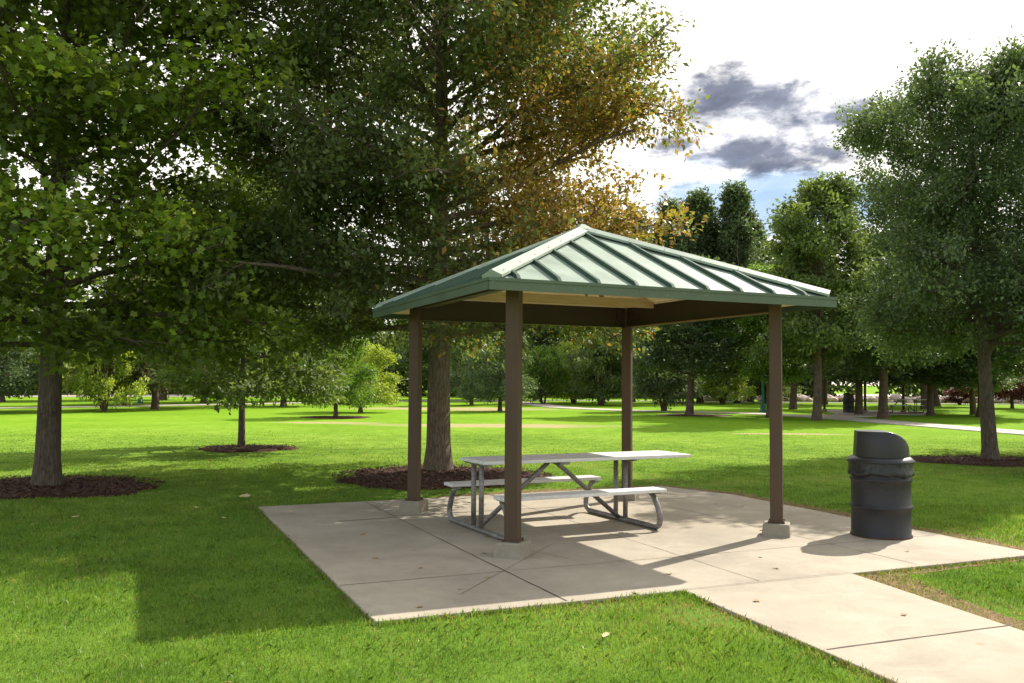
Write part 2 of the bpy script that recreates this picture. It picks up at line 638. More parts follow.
M['soil'] = m_paint('dry_soil', (.17, .115, .06), .95, .45, 9, .1, (.33, .25, .13))
soil([pav(2.2, -1.6), pav(2.95, -1.75), pav(2.75, -2.1), pav(2.5, -2.9), pav(2.25, -3.9), pav(2.0, -3.9), pav(2.2, -2.8)], .03, 1)
soil([pav(2.9, -1.6), pav(5., -1.68), pav(5., -1.82), pav(2.9, -1.85)], .03, 2)
soil([pav(4.5, -1.6), pav(4.5, 2.9), pav(4.2, 4.0), pav(4.6, 4.5), pav(5.15, 3.2), pav(5.05, -1.6)], .06, 3)
soil([pav(.8, 4.0), pav(.8, 4.5), pav(2.2, 4.62), pav(4.6, 4.5), pav(4.2, 4.0)], .06, 5)

# ------------------------------------------------------------------ mulch beds
MULCH = []


def mulch_bed(cx, cy, rx, ry, label, chips=0, seed=0):
    rng = np.random.default_rng(seed)
    ph = rng.uniform(0, 6.28, 4)
    MULCH.append((cx, cy, rx, ry, ph))
    bm = bmesh.new()
    n = 64
    rings = []
    for j, f in enumerate((1., .93, .75, .45, .15)):
        ring = []
        for k in range(n):
            t = 2*math.pi*k/n
            w = 1+.07*math.sin(3*t+ph[0])+.05*math.sin(7*t+ph[1])+.03*math.sin(13*t+ph[2])
            z = gz + (.0 if j == 0 else .035*(1-f**3)+.03) + (rng.uniform(-.006, .006) if j else -.01)
            ring.append(bm.verts.new((rx*f*w*math.cos(t), ry*f*w*math.sin(t), z)))
        rings.append(ring)
    for i in range(4):
        for k in range(n):
            bm.faces.new((rings[i][k], rings[i][(k+1) % n], rings[i+1][(k+1) % n], rings[i+1][k]))
    bm.faces.new(rings[-1])
    for i in range(chips):
        t = rng.uniform(0, 6.283); f = math.sqrt(rng.uniform(0, 1.08))
        x, y = rx*f*math.cos(t), ry*f*math.sin(t)
        l, w = rng.uniform(.02, .075), rng.uniform(.01, .03)
        Mx = Matrix.Translation((x, y, gz+.045+.03*(1-min(f, 1))+rng.uniform(-.005, .02))) @ Matrix.Rotation(rng.uniform(0, 6.28), 4, 'Z') @ Matrix.Rotation(rng.normal(0, .4), 4, 'X') @ Matrix.Rotation(rng.normal(0, .3), 4, 'Y')
        vs = [bm.verts.new(Mx @ Vector(p)) for p in ((-l/2, -w/2, 0), (l/2, -w/3, .003), (l/2.2, w/2, 0), (-l/2.3, w/2.4, .004))]
        bm.faces.new(vs)
    o = obj('mulch_bed', bm, M['mulch'])
    o.location = (cx, cy, 0)
    tag(o, label, 'mulch', None, 'stuff')


mulch_bed(-7.05, 13.2, 1.75, 1.35, 'dark red brown bark mulch round the foot of the maple at the left', 3500, 1)
mulch_bed(-1.15, 15.1, 1.8, 1.8, 'dark bark mulch round the big tree behind the pavilion', 3500, 2)
mulch_bed(-6.3, 21., 1.15, 1.0, 'bark mulch ring under the slim young tree on the left lawn', 500, 3)
mulch_bed(10.3, 18.9, 1.7, 1.2, 'shaded bark mulch under the forked tree behind the bin', 1200, 4)
mulch_bed(-7.8, 39.4, 1.5, 1.3, 'low mulch ring of the small far tree left of the pavilion', 100, 5)
mulch_bed(9.3, 45.0, 1.9, 1.3, 'mulch ring round the pale trunk seen through the pavilion', 100, 6)


def in_poly(x, y, poly):
    inside = np.zeros(x.shape, bool)
    n = len(poly)
    for i in range(n):
        x1, y1 = poly[i]; x2, y2 = poly[(i+1) % n]
        c = ((y1 > y) != (y2 > y)) & (x < (x2-x1)*(y-y1)/(y2-y1+1e-12)+x1)
        inside ^= c
    return inside


def snoise(x, y, seed=0, base=1.0, octs=4):
    r = np.random.default_rng(seed)
    v = np.zeros_like(x); amp = 1.
    for o in range(octs):
        for _ in range(5):
            a = r.uniform(0, 6.283); k = base*2**o*r.uniform(.7, 1.4)
            v += amp*np.sin((x*math.cos(a)+y*math.sin(a))*k+r.uniform(0, 6.283))/5
        amp *= .6
    return v


def make_grass():
    rng = np.random.default_rng(7)
    X, Y, W, Hh = [], [], [], []
    for (y0, y1, dens, w, hh) in ((2.6, 5.4, 5600, .0040, .036), (5.4, 8, 3500, .0052, .037), (8, 12, 1600, .0075, .040), (12, 18, 620, .011, .030), (18, 30, 230, .018, .024)):
        wide = .62*y1+2.0
        n = int(dens*(y1-y0)*2*wide)
        x = rng.uniform(-wide, wide, n); y = rng.uniform(y0, y1, n)
        keep = (np.abs(x) < .62*y+2.0) & (rng.uniform(0, 1, n) < np.clip((30-y)/14, 0, 1))
        x, y = x[keep], y[keep]
        X.append(x); Y.append(y)
        W.append(np.full(x.shape, w)); Hh.append(np.full(x.shape, hh))
    x = np.concatenate(X); y = np.concatenate(Y); w = np.concatenate(W); h = np.concatenate(Hh)
    ok = ~in_poly(x, y, slab_poly) & ~in_poly(x, y, walk_poly)
    for (cx, cy, rx, ry, ph) in MULCH:
        t = np.arctan2((y-cy)/ry, (x-cx)/rx)
        ww = 1+.07*np.sin(3*t+ph[0])+.05*np.sin(7*t+ph[1])+.03*np.sin(13*t+ph[2])
        ok &= np.hypot((x-cx)/rx, (y-cy)/ry) > ww*.97
    x, y, w, h = x[ok], y[ok], w[ok], h[ok]
    fx, fy = [], []                              # ragged fringe hanging over the concrete edges
    for poly in (slab_poly, walk_poly):
        for i in range(len(poly)):
            p, q = np.array(poly[i]), np.array(poly[(i+1) % len(poly)])
            L = np.linalg.norm(q-p)
            if min(p[1], q[1]) < -6: continue
            m = int(L*230); tt = rng.uniform(0, 1, m)[:, None]
            c = p+(q-p)*tt
            nn_ = np.array([(q-p)[1], -(q-p)[0]])/L
            wv = .5+.5*np.sin(tt[:, 0]*L*5.1)*np.sin(tt[:, 0]*L*1.7+1)
            c = c+nn_*(rng.uniform(-.004, .05, m)-.016*wv*(rng.uniform(0, 1, m)))[:, None]
            inside_other = in_poly(c[:, 0], c[:, 1], walk_poly if poly is slab_poly else slab_poly)
            both = in_poly(c[:, 0]+nn_[0]*.08, c[:, 1]+nn_[1]*.08, walk_poly if poly is slab_poly else slab_poly)
            c = c[~inside_other & ~both]
            fx.append(c[:, 0]); fy.append(c[:, 1])
    fx = np.concatenate(fx); fy = np.concatenate(fy)
    x = np.concatenate([x, fx]); y = np.concatenate([y, fy])
    w = np.concatenate([w, .004+.0006*np.clip(fy, 2, 14)]); h = np.concatenate([h, np.full(fx.shape, .048)])
    n = len(x)
    # pavilion coordinates for the dry edge
    a = (x-PX0)*EA[0]+(y-PY0)*EA[1]; b = (x-PX0)*EB[0]+(y-PY0)*EB[1]
    sn = snoise(x, y, 3, 2.5)
    sl = snoise(x, y, 5, .9, 5)
    h = h*(1+.28*sn+.18*sl)*rng.uniform(.55, 1.35, n)
    dry = np.clip(.04+.10*np.clip(sl, 0, 1)-.02, 0, 1)
    # strip right of the walk, the far right edge of the slab, spots left of the walk
    e1 = np.clip(1-(a-2.3)/.55, 0, 1)*((a > 2.0) & (b < B0) & (b > -4))
    e2 = 1.2*np.clip(1-(a-A1)/.75, 0, 1)*((a > A1-.1) & (b > B0))
    e3 = np.clip(1-(B0-b)/.35, 0, 1)*((b < B0) & (a > 2.3))
    e4 = np.clip(1-(b-B1)/.6, 0, 1)*(b > B1-.3)*(a > .5)*1.1
    e5 = np.clip(1-(A0-a)/.10, 0, 1)*(a < A0)*.5
    e6 = np.clip(1-np.hypot(a-.45, (b+2.35))/.42, 0, 1)*1.3
    e7 = np.clip(1-np.hypot(a+.1, (b+1.85)/.5)/.4, 0, 1)
    e8 = np.clip(1-(.62-a)/.25, 0, 1)*((a < .7) & (b < B0-.4))*.5
    edge = np.maximum.reduce([e1, e2, e3*.7, e4, e5, e6, e7, e8])
    dry = np.clip(dry + edge*(.75+.6*sn), 0, 1)
    thin = rng.uniform(0, 1, n) < (1-.62*dry)
    x, y, w, h, dry = x[thin], y[thin], w[thin], h[thin], dry[thin]
    n = len(x)
    h = h*(1-.35*dry)
    dryb = (rng.uniform(0, 1, n) < dry).astype(float)
    az = rng.uniform(0, 2*np.pi, n)
    lean = np.abs(rng.normal(0, .42, n))+.12
    la = rng.uniform(0, 2*np.pi, n)
    lx, ly = np.cos(la)*lean, np.sin(la)*lean
    sx, sy = np.cos(az)*w/2, np.sin(az)*w/2
    V = np.zeros((n, 5, 3), np.float32)
    z0 = gz-.004
    V[:, 0] = np.stack([x-sx, y-sy, np.full(n, z0)], 1)
    V[:, 1] = np.stack([x+sx, y+sy, np.full(n, z0)], 1)
    mx_, my_ = x+lx*h*.35, y+ly*h*.35
    V[:, 2] = np.stack([mx_+sx*.8, my_+sy*.8, z0+h*.6], 1)
    V[:, 3] = np.stack([x+lx*h, y+ly*h, z0+h*(1-.25*lean.clip(0, 1.6))], 1)
    V[:, 4] = np.stack([mx_-sx*.8, my_-sy*.8, z0+h*.6], 1)
    F = (np.arange(n)[:, None]*5+np.array([0, 1, 2, 3, 4])[None]).astype(np.int32)
    me = np_mesh('grass', V.reshape(-1, 3), F, 5)
    face_attr(me, 'dry', dryb)
    o = link('grass', me, M['blade'])
    tag(o, 'short mown green grass growing over the lawn', 'grass', None, 'stuff')


make_grass()


# ------------------------------------------------------------------ trees
def tubes_np(paths, radii, sides):
    """many tubes: paths list of (k,3) arrays."""
    V, F = [], []
    off = 0
    for P, r in zip(paths, radii):
        k = len(P)
        T = np.gradient(P, axis=0)
        T /= np.linalg.norm(T, axis=1)[:, None]+1e-9
        ref = np.array([0, 0, 1.]) if abs(T[0, 2]) < .8 else np.array([1., 0, 0])
        A = np.cross(T, ref); A /= np.linalg.norm(A, axis=1)[:, None]+1e-9
        B = np.cross(T, A)
        th = np.arange(sides)*2*np.pi/sides
        ring = P[:, None]+(A[:, None]*np.cos(th)[None, :, None]+B[:, None]*np.sin(th)[None, :, None])*np.asarray(r)[:, None, None]
        V.append(ring.reshape(-1, 3))
        i = np.arange(k-1)[:, None]*sides; j = np.arange(sides)[None]
        j2 = (j+1) % sides
        q = np.stack([i+j, i+j2, i+sides+j2, i+sides+j], -1).reshape(-1, 4)+off
        F.append(q)
        off += k*sides
    return np.concatenate(V), np.concatenate(F)


def n3d(p, seed, wl):
    r = np.random.default_rng(seed)
    v = np.zeros(len(p))
    for o, amp in ((1., 1.), (2.1, .6)):
        for _ in range(7):
            d = r.normal(0, 1, 3); d /= np.linalg.norm(d)
            v += amp*np.sin(p @ d*(6.283*o/wl)*r.uniform(.75, 1.3)+r.uniform(0, 6.283))
    return v/3.3


LEAF_SHAPES = {
    'diamond': (np.array([[0, 0, 0], [.45, .27, .05], [1, 0, -.06], [.45, -.27, .05]]), 4),
    'long': (np.array([[0, 0, 0], [.4, .19, .05], [1, 0, -.10], [.4, -.19, .05]]), 4),
    'maple': (np.array([[0, 0, 0], [.08, .40, -.02], [.36, .27, .03], [.60, .50, -.05], [.66, .20, .03], [1.0, 0, -.08],
                        [.66, -.20, .03], [.60, -.50, -.05], [.36, -.27, .03], [.08, -.40, -.02]]), 10),
}


def leaves_np(pos, out, size, shape, rng, flat=.5, droop=.25):
    n = len(pos)
    d = out + rng.normal(0, .6, (n, 3))
    d[:, 2] -= droop
    d /= np.linalg.norm(d, axis=1)[:, None]+1e-9
    nr = np.array([0, 0, 1.])+rng.normal(0, flat, (n, 3))
    nr -= d*np.sum(nr*d, 1)[:, None]
    nr /= np.linalg.norm(nr, axis=1)[:, None]+1e-9
    sd = np.cross(nr, d)
    sc = size*rng.uniform(.6, 1.25, n)
    sh, k = LEAF_SHAPES[shape]
    V = pos[:, None]+(d[:, None]*sh[None, :, 0, None]+sd[:, None]*sh[None, :, 1, None]+nr[:, None]*sh[None, :, 2, None])*sc[:, None, None]
    F = np.arange(n*k, dtype=np.int32)
    return V.reshape(-1, 3), F, k


def norm(v):
    return v/(np.linalg.norm(v)+1e-9)


def tree_meshes(seed, H, zb, R, tr, nprim, nleaf, ls, shape='diamond', peak=.35, el0=8, el1=62, stems=1, fork=None,
                twigs=True, env=None, autumn=None, jitter=.10, lean=(0, 0), bottom=.45, top_pow=2.2, bark_sides=14, sec_el=.18, flat=.5, fexp=1.25, clampz=True, lump=1., gap=-.35, wl=1.6, tone_fn=None):
    rng = np.random.default_rng(seed)
    # trunk(s)
    tp, trd = [], []
    leaders = []
    for s in range(stems):
        a = 2*math.pi*s/max(stems, 1)+rng.uniform(0, 1)
        spread = 0 if stems == 1 else rng.uniform(.18, .42)*R
        k = 22
        t = np.linspace(0, 1, k)
        zt = t*H*.93
        wob = np.cumsum(rng.normal(0, .010*H/k*3, (k, 2)), axis=0)*(t[:, None])
        P = np.stack([lean[0]*t*H + wob[:, 0]+math.cos(a)*spread*t**.8, lean[1]*t*H + wob[:, 1]+math.sin(a)*spread*t**.8, zt-.05], 1)
        if stems > 1:
            P[:, :2] += np.array([math.cos(a), math.sin(a)])*tr*1.1
        r = tr*((1-t)**.85*.96+.04)*(1+.30*np.exp(-zt/(.8*tr+.05)))
        tp.append(P); trd.append(r); leaders.append((P, r))
    if fork:                                   # a second leader leaving the trunk
        for (zf, az, tilt, rf) in fork:
            P0, r0 = leaders[0]
            i = int(np.searchsorted(P0[:, 2], zf)); base = P0[i]
            k = 14; t = np.linspace(0, 1, k)
            L = (H-zf)*.85
            d = np.array([math.cos(az), math.sin(az)])
            hor = math.sin(tilt)*L*(t**.85)
            Pf = np.stack([base[0]+d[0]*hor, base[1]+d[1]*hor, base[2]+t*L*math.cos(tilt)], 1)
            rr = r0[i]*rf*((1-t)**.8*.95+.05)
            tp.append(Pf); trd.append(rr); leaders.append((Pf, rr))

    def renv(z, az):
        t = np.clip((z-zb)/(H-zb), 0, 1)
        u = np.where(t < peak, (peak-t)/peak*(1-bottom), (t-peak)/(1-peak))
        r = R*np.power(np.clip(1-np.power(u, top_pow), 0.02, 1), .6)
        r = r*(1+lump*(.12*np.sin(2*az+seed)+.12*np.sin(3*az+1.7*seed+z*1.3)+.12*np.sin(5*az+z*2.3)))
        if env is not None: r = r*env(z, az)
        return r
    paths, rads, s_paths, s_rads, t_paths, t_rads = [], [], [], [], [], []
    LP, LD, LT = [], [], []
    for i in range(nprim):
        lead, lr = leaders[i % len(leaders)]
        f = (i+.5)/nprim
        zstart = max(zb*.92, .15)
        z0 = zstart+(H*.90-zstart)*f**fexp
        if z0 < lead[0, 2]+.2: lead, lr = leaders[0]
        idx = int(np.clip(np.searchsorted(lead[:, 2], z0), 1, len(lead)-1))
        u = (z0-lead[idx-1, 2])/(lead[idx, 2]-lead[idx-1, 2]+1e-9)
        p0 = lead[idx-1]*(1-u)+lead[idx]*u
        rb = lr[idx]
        az = i*2.39996+rng.uniform(-.35, .35)
        el = rad(el0+(el1-el0)*f**1.2)+rng.normal(0, .10)
        re = float(renv(z0+R*.35*math.sin(el), az))*rng.uniform(.80, 1.06)
        L = max(re/max(math.cos(el), .32), .35)
        L = min(L, (H-z0)/max(math.sin(el), .12)+.2) if el > .15 else L
        k = 7
        t = np.linspace(0, 1, k)
        e = el+(rng.uniform(-.35, .15))*t
        dx = np.cumsum(np.cos(e))*L/k; dz = np.cumsum(np.sin(e))*L/k
        aa = az+np.cumsum(rng.normal(0, .06, k))
        P = np.stack([p0[0]+dx*np.cos(aa), p0[1]+dx*np.sin(aa), p0[2]+dz], 1)
        P[:, 2] = np.clip(P[:, 2], P[0, 2]*.4+zb*.6*rng.uniform(.85, 1.15), H-.3)
        hx, hy = P[:, 0]-lean[0]*P[:, 2], P[:, 1]-lean[1]*P[:, 2]
        kq = np.minimum(1, .92*renv(P[:, 2], np.arctan2(hy, hx))/(np.hypot(hx, hy)+1e-6)); kq = np.where(np.hypot(hx, hy) < .35*R, 1, kq)
        P[:, 0] = lean[0]*P[:, 2]+hx*kq; P[:, 1] = lean[1]*P[:, 2]+hy*kq
        P = np.concatenate([p0[None], P]); k += 1
        r = np.linspace(1, .12, k)*min(rb*.48, .0135*L+.010)
        paths.append(P); rads.append(r)
        d0 = np.array([math.cos(az), math.sin(az), 0.])
        n2 = max(4, int(L/.26))
        for j in range(n2):
            s = .16+.84*(j+rng.uniform(.2, .8))/n2
            q = P[0]+0
            fi = s*(k-1); ii = min(int(fi), k-2); q = P[ii]*(1-(fi-ii))+P[ii+1]*(fi-ii)
            dirp = norm(P[ii+1]-P[ii])
            side = np.cross(dirp, [0, 0, 1.])*(1 if j % 2 else -1)
            d = norm(dirp*rng.uniform(.5, 1.)+side*rng.uniform(.35, 1.)+np.array([0, 0, rng.normal(sec_el, .35)]))
            L2 = (.16+.34*(1-s))*L*rng.uniform(.55, 1.15)+.22*R/3.5
            kk = 4
            tt = np.linspace(0, 1, kk)[:, None]
            Q = q+d*L2*tt+np.array([0, 0, -.10*L2])*tt**2+rng.normal(0, .03, (kk, 3))*tt
            hx, hy = Q[:, 0]-lean[0]*Q[:, 2], Q[:, 1]-lean[1]*Q[:, 2]
            if clampz: Q[:, 2] = np.minimum(Q[:, 2], H-.16*(hx**2+hy**2)/R-rng.uniform(-.15, .13*R+.5))
            hr = np.hypot(hx, hy); lim = renv(Q[:, 2], np.arctan2(hy, hx))*rng.uniform(.70, 1.16)
            lim = lim*(1+.22*lump*n3d(Q, seed+300, R*1.1))
            kf_ = np.minimum(1, lim/(hr+1e-6)); kf_ = np.where(hr < .3*R, 1, kf_)
            Q[:, 0] = lean[0]*Q[:, 2]+hx*kf_; Q[:, 1] = lean[1]*Q[:, 2]+hy*kf_
            s_paths.append(Q); s_rads
            hx, hy = Q[:, 0]-lean[0]*Q[:, 2], Q[:, 1]-lean[1]*Q[:, 2]
            if clampz: Q[:, 2] = np.minimum(Q[:, 2], H-.16*(hx**2+hy**2)/R-rng.uniform(-.15, .13*R+.5))
            hr = np.hypot(hx, hy); lim = renv(Q[:, 2], np.arctan2(hy, hx))*rng.uniform(.70, 1.16)
            lim = lim*(1+.22*lump*n3d(Q, seed+300, R*1.1))
            kf_ = np.minimum(1, lim/(hr+1e-6)); kf_ = np.where(hr < .3*R, 1, kf_)
            Q[:, 0] = lean[0]*Q[:, 2]+hx*kf_; Q[:, 1] = lean[1]*Q[:, 2]+hy*kf_
            s_paths.append(Q); s_rads.append(np.linspace(1, .2, kk)*(.004+.006*L2))
            n3 = max(3, int(L2/(.15*max(1, R/4))))
            tone = rng.uniform(0, 1)
            for m in range(n3):
                g = .15+.85*(m+rng.uniform(0, 1))/n3
                fi = g*(kk-1); i2 = min(int(fi), kk-2); w = Q[i2]*(1-(fi-i2))+Q[i2+1]*(fi-i2)
                d3 = norm(d*.6+rng.normal(0, .55, 3)+np.array([0, 0, .1]))
                L3 = rng.uniform(.18, .46)*(R/4)**.5
                e3 = w+d3*L3
                if w[2] < zb*.84 or e3[2] < zb*.80: continue
                t_paths.append(np.stack([w, e3])); t_rads.append(np.array([.0045, .002]))
                LP.append(w); LD.append(d3*L3); LT.append(np.clip(tone*.6+rng.uniform(0, .4), 0, 1))
    LP, LD, LT = map(np.array, (LP, LD, LT))
    dn = n3d(LP, seed+100, wl)
    kp = dn > gap+.25*rng.normal(0, 1, len(dn))
    LP, LD, LT = LP[kp], LD[kp], np.clip(LT[kp]*.75+.22*dn[kp]+.12, 0, 1)
    nt = len(LP)
    per = max(1, int(round(nleaf/nt)))
    idx = np.repeat(np.arange(nt), per)
    u = rng.uniform(.1, 1.1, len(idx))[:, None]
    pos = LP[idx]+LD[idx]*u+rng.normal(0, jitter, (len(idx), 3))*np.array([1, 1, .75])
    out = LD[idx]/(np.linalg.norm(LD[idx], axis=1)[:, None]+1e-9)
    V, F, kf = leaves_np(pos, out, ls, shape, rng, flat=flat)
    crown = np_mesh('crown', V, F, kf)
    face_attr(crown, 'tone', np.clip(LT[idx]+rng.normal(0, .1, len(idx)), 0, 1))
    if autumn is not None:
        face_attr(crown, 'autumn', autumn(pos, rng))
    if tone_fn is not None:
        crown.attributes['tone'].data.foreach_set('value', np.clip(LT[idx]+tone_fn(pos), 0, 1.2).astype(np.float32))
    tv, tf = tubes_np(tp, trd, bark_sides)
    # uneven trunk
    ang = np.arctan2(tv[:, 1], tv[:, 0])
    amp = tr*.05
    tv[:, 0] += amp*np.sin(5*ang+tv[:, 2]*1.3)*np.cos(ang)*np.exp(-tv[:, 2]/2.5)
    tv[:, 1] += amp*np.sin(5*ang+tv[:, 2]*1.3)*np.sin(ang)*np.exp(-tv[:, 2]/2.5)
    trunk = np_mesh('trunk', tv, tf, 4, True)
    bv, bf = tubes_np(paths, rads, 7)
    sv, sf = tubes_np(s_paths, s_rads, 4)
    if twigs:
        wv, wf = tubes_np(t_paths, t_rads, 3)
        v = np.concatenate([bv, sv, wv]); f = np.concatenate([bf, sf+len(bv), wf+len(bv)+len(sv)])
    else:
        v = np.concatenate([bv, sv]); f = np.concatenate([bf, sf+len(bv)])
    limbs = np_mesh('limbs', v, f, 4, True)
    return trunk, limbs, crown


def build_tree(name, loc, rz, label, cat, leafmat, barkmat, group=None, **kw):
    trunk, limbs, crown = tree_meshes(**kw)
    root = empty(name, (loc[0], loc[1], gz), rz)
    link('trunk', trunk, barkmat, root)
    link('limbs', limbs, barkmat, root)
    link('crown', crown, leafmat, root)
    tag(root, label, cat, group)
    return root


def retree(proto, loc, sx, sz, rz, label, mat, cat='tree', name=None, group=None, lean=None):
    c = copy_tree(proto)
    if name: c.name = name
    c.location = (loc[0], loc[1], gz)
    c.scale = (sx, sx, sz)
    c.rotation_euler = (lean[0] if lean else 0, lean[1] if lean else 0, rz)
    for k in [o for o in COL.objects if o.parent == c]:
        if k.name.startswith('crown'):
            k.material_slots[0].link = 'OBJECT'
            k.material_slots[0].material = mat
    tag(c, label, cat)
    if group: c['group'] = group
    elif 'group' in c: del c['group']
    return c


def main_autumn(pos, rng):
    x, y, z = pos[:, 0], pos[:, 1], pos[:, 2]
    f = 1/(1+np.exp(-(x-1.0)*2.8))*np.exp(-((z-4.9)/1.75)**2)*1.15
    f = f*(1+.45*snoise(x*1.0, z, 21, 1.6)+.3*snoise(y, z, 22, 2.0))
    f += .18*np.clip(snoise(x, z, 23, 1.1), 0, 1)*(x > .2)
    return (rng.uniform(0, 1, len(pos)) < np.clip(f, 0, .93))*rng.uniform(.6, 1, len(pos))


def maple_sunlit(pos, rng):
    # sunlit glow of the low right boughs painted in as yellow green leaves
    x, y, z = pos @ np.array([math.cos(.6), -math.sin(.6), 0]), pos[:, 1], pos[:, 2]
    f = 1/(1+np.exp(-(x-.7)*2.5))*(np.exp(-((z-3.6)/.9)**2)+.9*np.exp(-((z-5.6)/.45)**2))
    f += .5*np.exp(-((x+.6)/.5)**2-((z-3.4)/.5)**2)
    f = f*(1+.5*snoise(x, z, 31, 2.2))
    return (rng.uniform(0, 1, len(pos)) < np.clip(f, 0, .85))*rng.uniform(.6, 1, len(pos))


def main_env(z, az):
    # reaches out to the left, less to the right above the pavilion
    return 1+.06*np.cos(az-math.pi)


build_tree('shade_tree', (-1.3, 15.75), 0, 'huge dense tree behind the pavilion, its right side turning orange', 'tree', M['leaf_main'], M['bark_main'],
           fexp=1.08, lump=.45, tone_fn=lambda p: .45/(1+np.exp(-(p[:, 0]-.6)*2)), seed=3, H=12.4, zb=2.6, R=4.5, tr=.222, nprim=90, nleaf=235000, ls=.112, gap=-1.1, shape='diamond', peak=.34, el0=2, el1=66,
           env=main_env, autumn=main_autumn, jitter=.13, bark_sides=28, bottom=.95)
build_tree('maple_tree', (-6.86, 13.1), .6, 'broad leaved maple with a thick straight trunk at the left edge', 'tree', M['leaf_maple'], M['bark_dark'],
           seed=8, H=11.0, zb=2.25, R=3.5, tr=.178, nprim=62, nleaf=66000, ls=.122, gap=-.40, autumn=maple_sunlit, shape='maple', peak=.35, el0=2, el1=64, jitter=.16, bark_sides=28, bottom=.75, flat=.4)
build_tree('young_tree', (-6.4, 20.95), 0, 'slim young tree with a thin trunk on the left lawn', 'tree', M['leaf_mid'], M['bark_dark'],
           seed=12, H=6.8, zb=1.35, R=2.7, tr=.085, nprim=34, nleaf=30000, ls=.14, peak=.3, el0=-8, el1=60, jitter=.12, bottom=.75)
build_tree('ash_tree', (10.25, 18.9), 0, 'grey green tree with a forked trunk standing behind the litter bin', 'tree', M['leaf_ash'], M['bark_dark'],
           gap=-.85, lump=1.2, seed=17, H=8.6, zb=2.75, R=3.5, tr=.16, nprim=74, nleaf=165000, ls=.100, shape='diamond', peak=.5, el0=6, el1=60, fork=[(2.2, .15, .42, .8)], lean=(-.05, 0), top_pow=2.6, jitter=.13, bottom=.6, bark_sides=20)
build_tree('ash_tree', (16.6, 21.6), 0, 'large tree at the right edge beside the forked one, only its outer leaves in view', 'tree', M['leaf_ash'], M['bark_dark'],
           seed=23, H=9.6, zb=2.3, R=4.8, tr=.19, nprim=46, nleaf=80000, ls=.13, shape='diamond', peak=.45, el0=2, el1=62, jitter=.14, bottom=.6)

# -- prototypes for the trees farther off; the first of each kind is itself placed
protoA = build_tree('park_tree', (13.8, 39.9), 0, 'tall round tree with a dark trunk by the bend in the far path', 'tree', M['leaf_mid'], M['bark_far'],
                    lump=1.4, clampz=False, seed=31, H=10.8, zb=2.9, R=2.9, lean=(.035, 0), tr=.20, nprim=42, nleaf=36000, ls=.22, peak=.45, el0=4, el1=62, jitter=.2, twigs=False, bottom=.6)
protoB = build_tree('shrub', (6.5, 64.2), 0, 'wide dark green multi stemmed shrub with a bunch of stems beyond the curved path', 'shrub', M['leaf_mid'], M['bark_far'],
                    seed=37, H=4.6, zb=.55, R=2.8, tr=.09, nprim=34, nleaf=20000, ls=.2, peak=.4, el0=15, el1=60, stems=6, jitter=.18, twigs=False, bottom=.6)
protoC = build_tree('poplar_tree', (13.2, 73), 0, 'first of the tall narrow dark trees from the left above the roof', 'tree', M['leaf_dark'], M['bark_far'],
                    clampz=False, lump=2., gap=-.3, seed=41, H=16, zb=1.5, R=2.9, tr=.22, nprim=60, nleaf=34000, ls=.30, peak=.30, el0=35, el1=78, jitter=.22, twigs=False, bottom=.6, sec_el=.8, top_pow=1.1)
protoD = build_tree('park_tree', (-24.5, 55.7), 0, 'dark brownish tree with low boughs over the left path, farther one of two', 'tree', M['leaf_brown'], M['bark_far'],
                    seed=47, H=6.8, zb=1.1, R=3.4, tr=.19, nprim=34, nleaf=22000, ls=.2, peak=.25, el0=-4, el1=55, jitter=.2, twigs=False, bottom=.75)

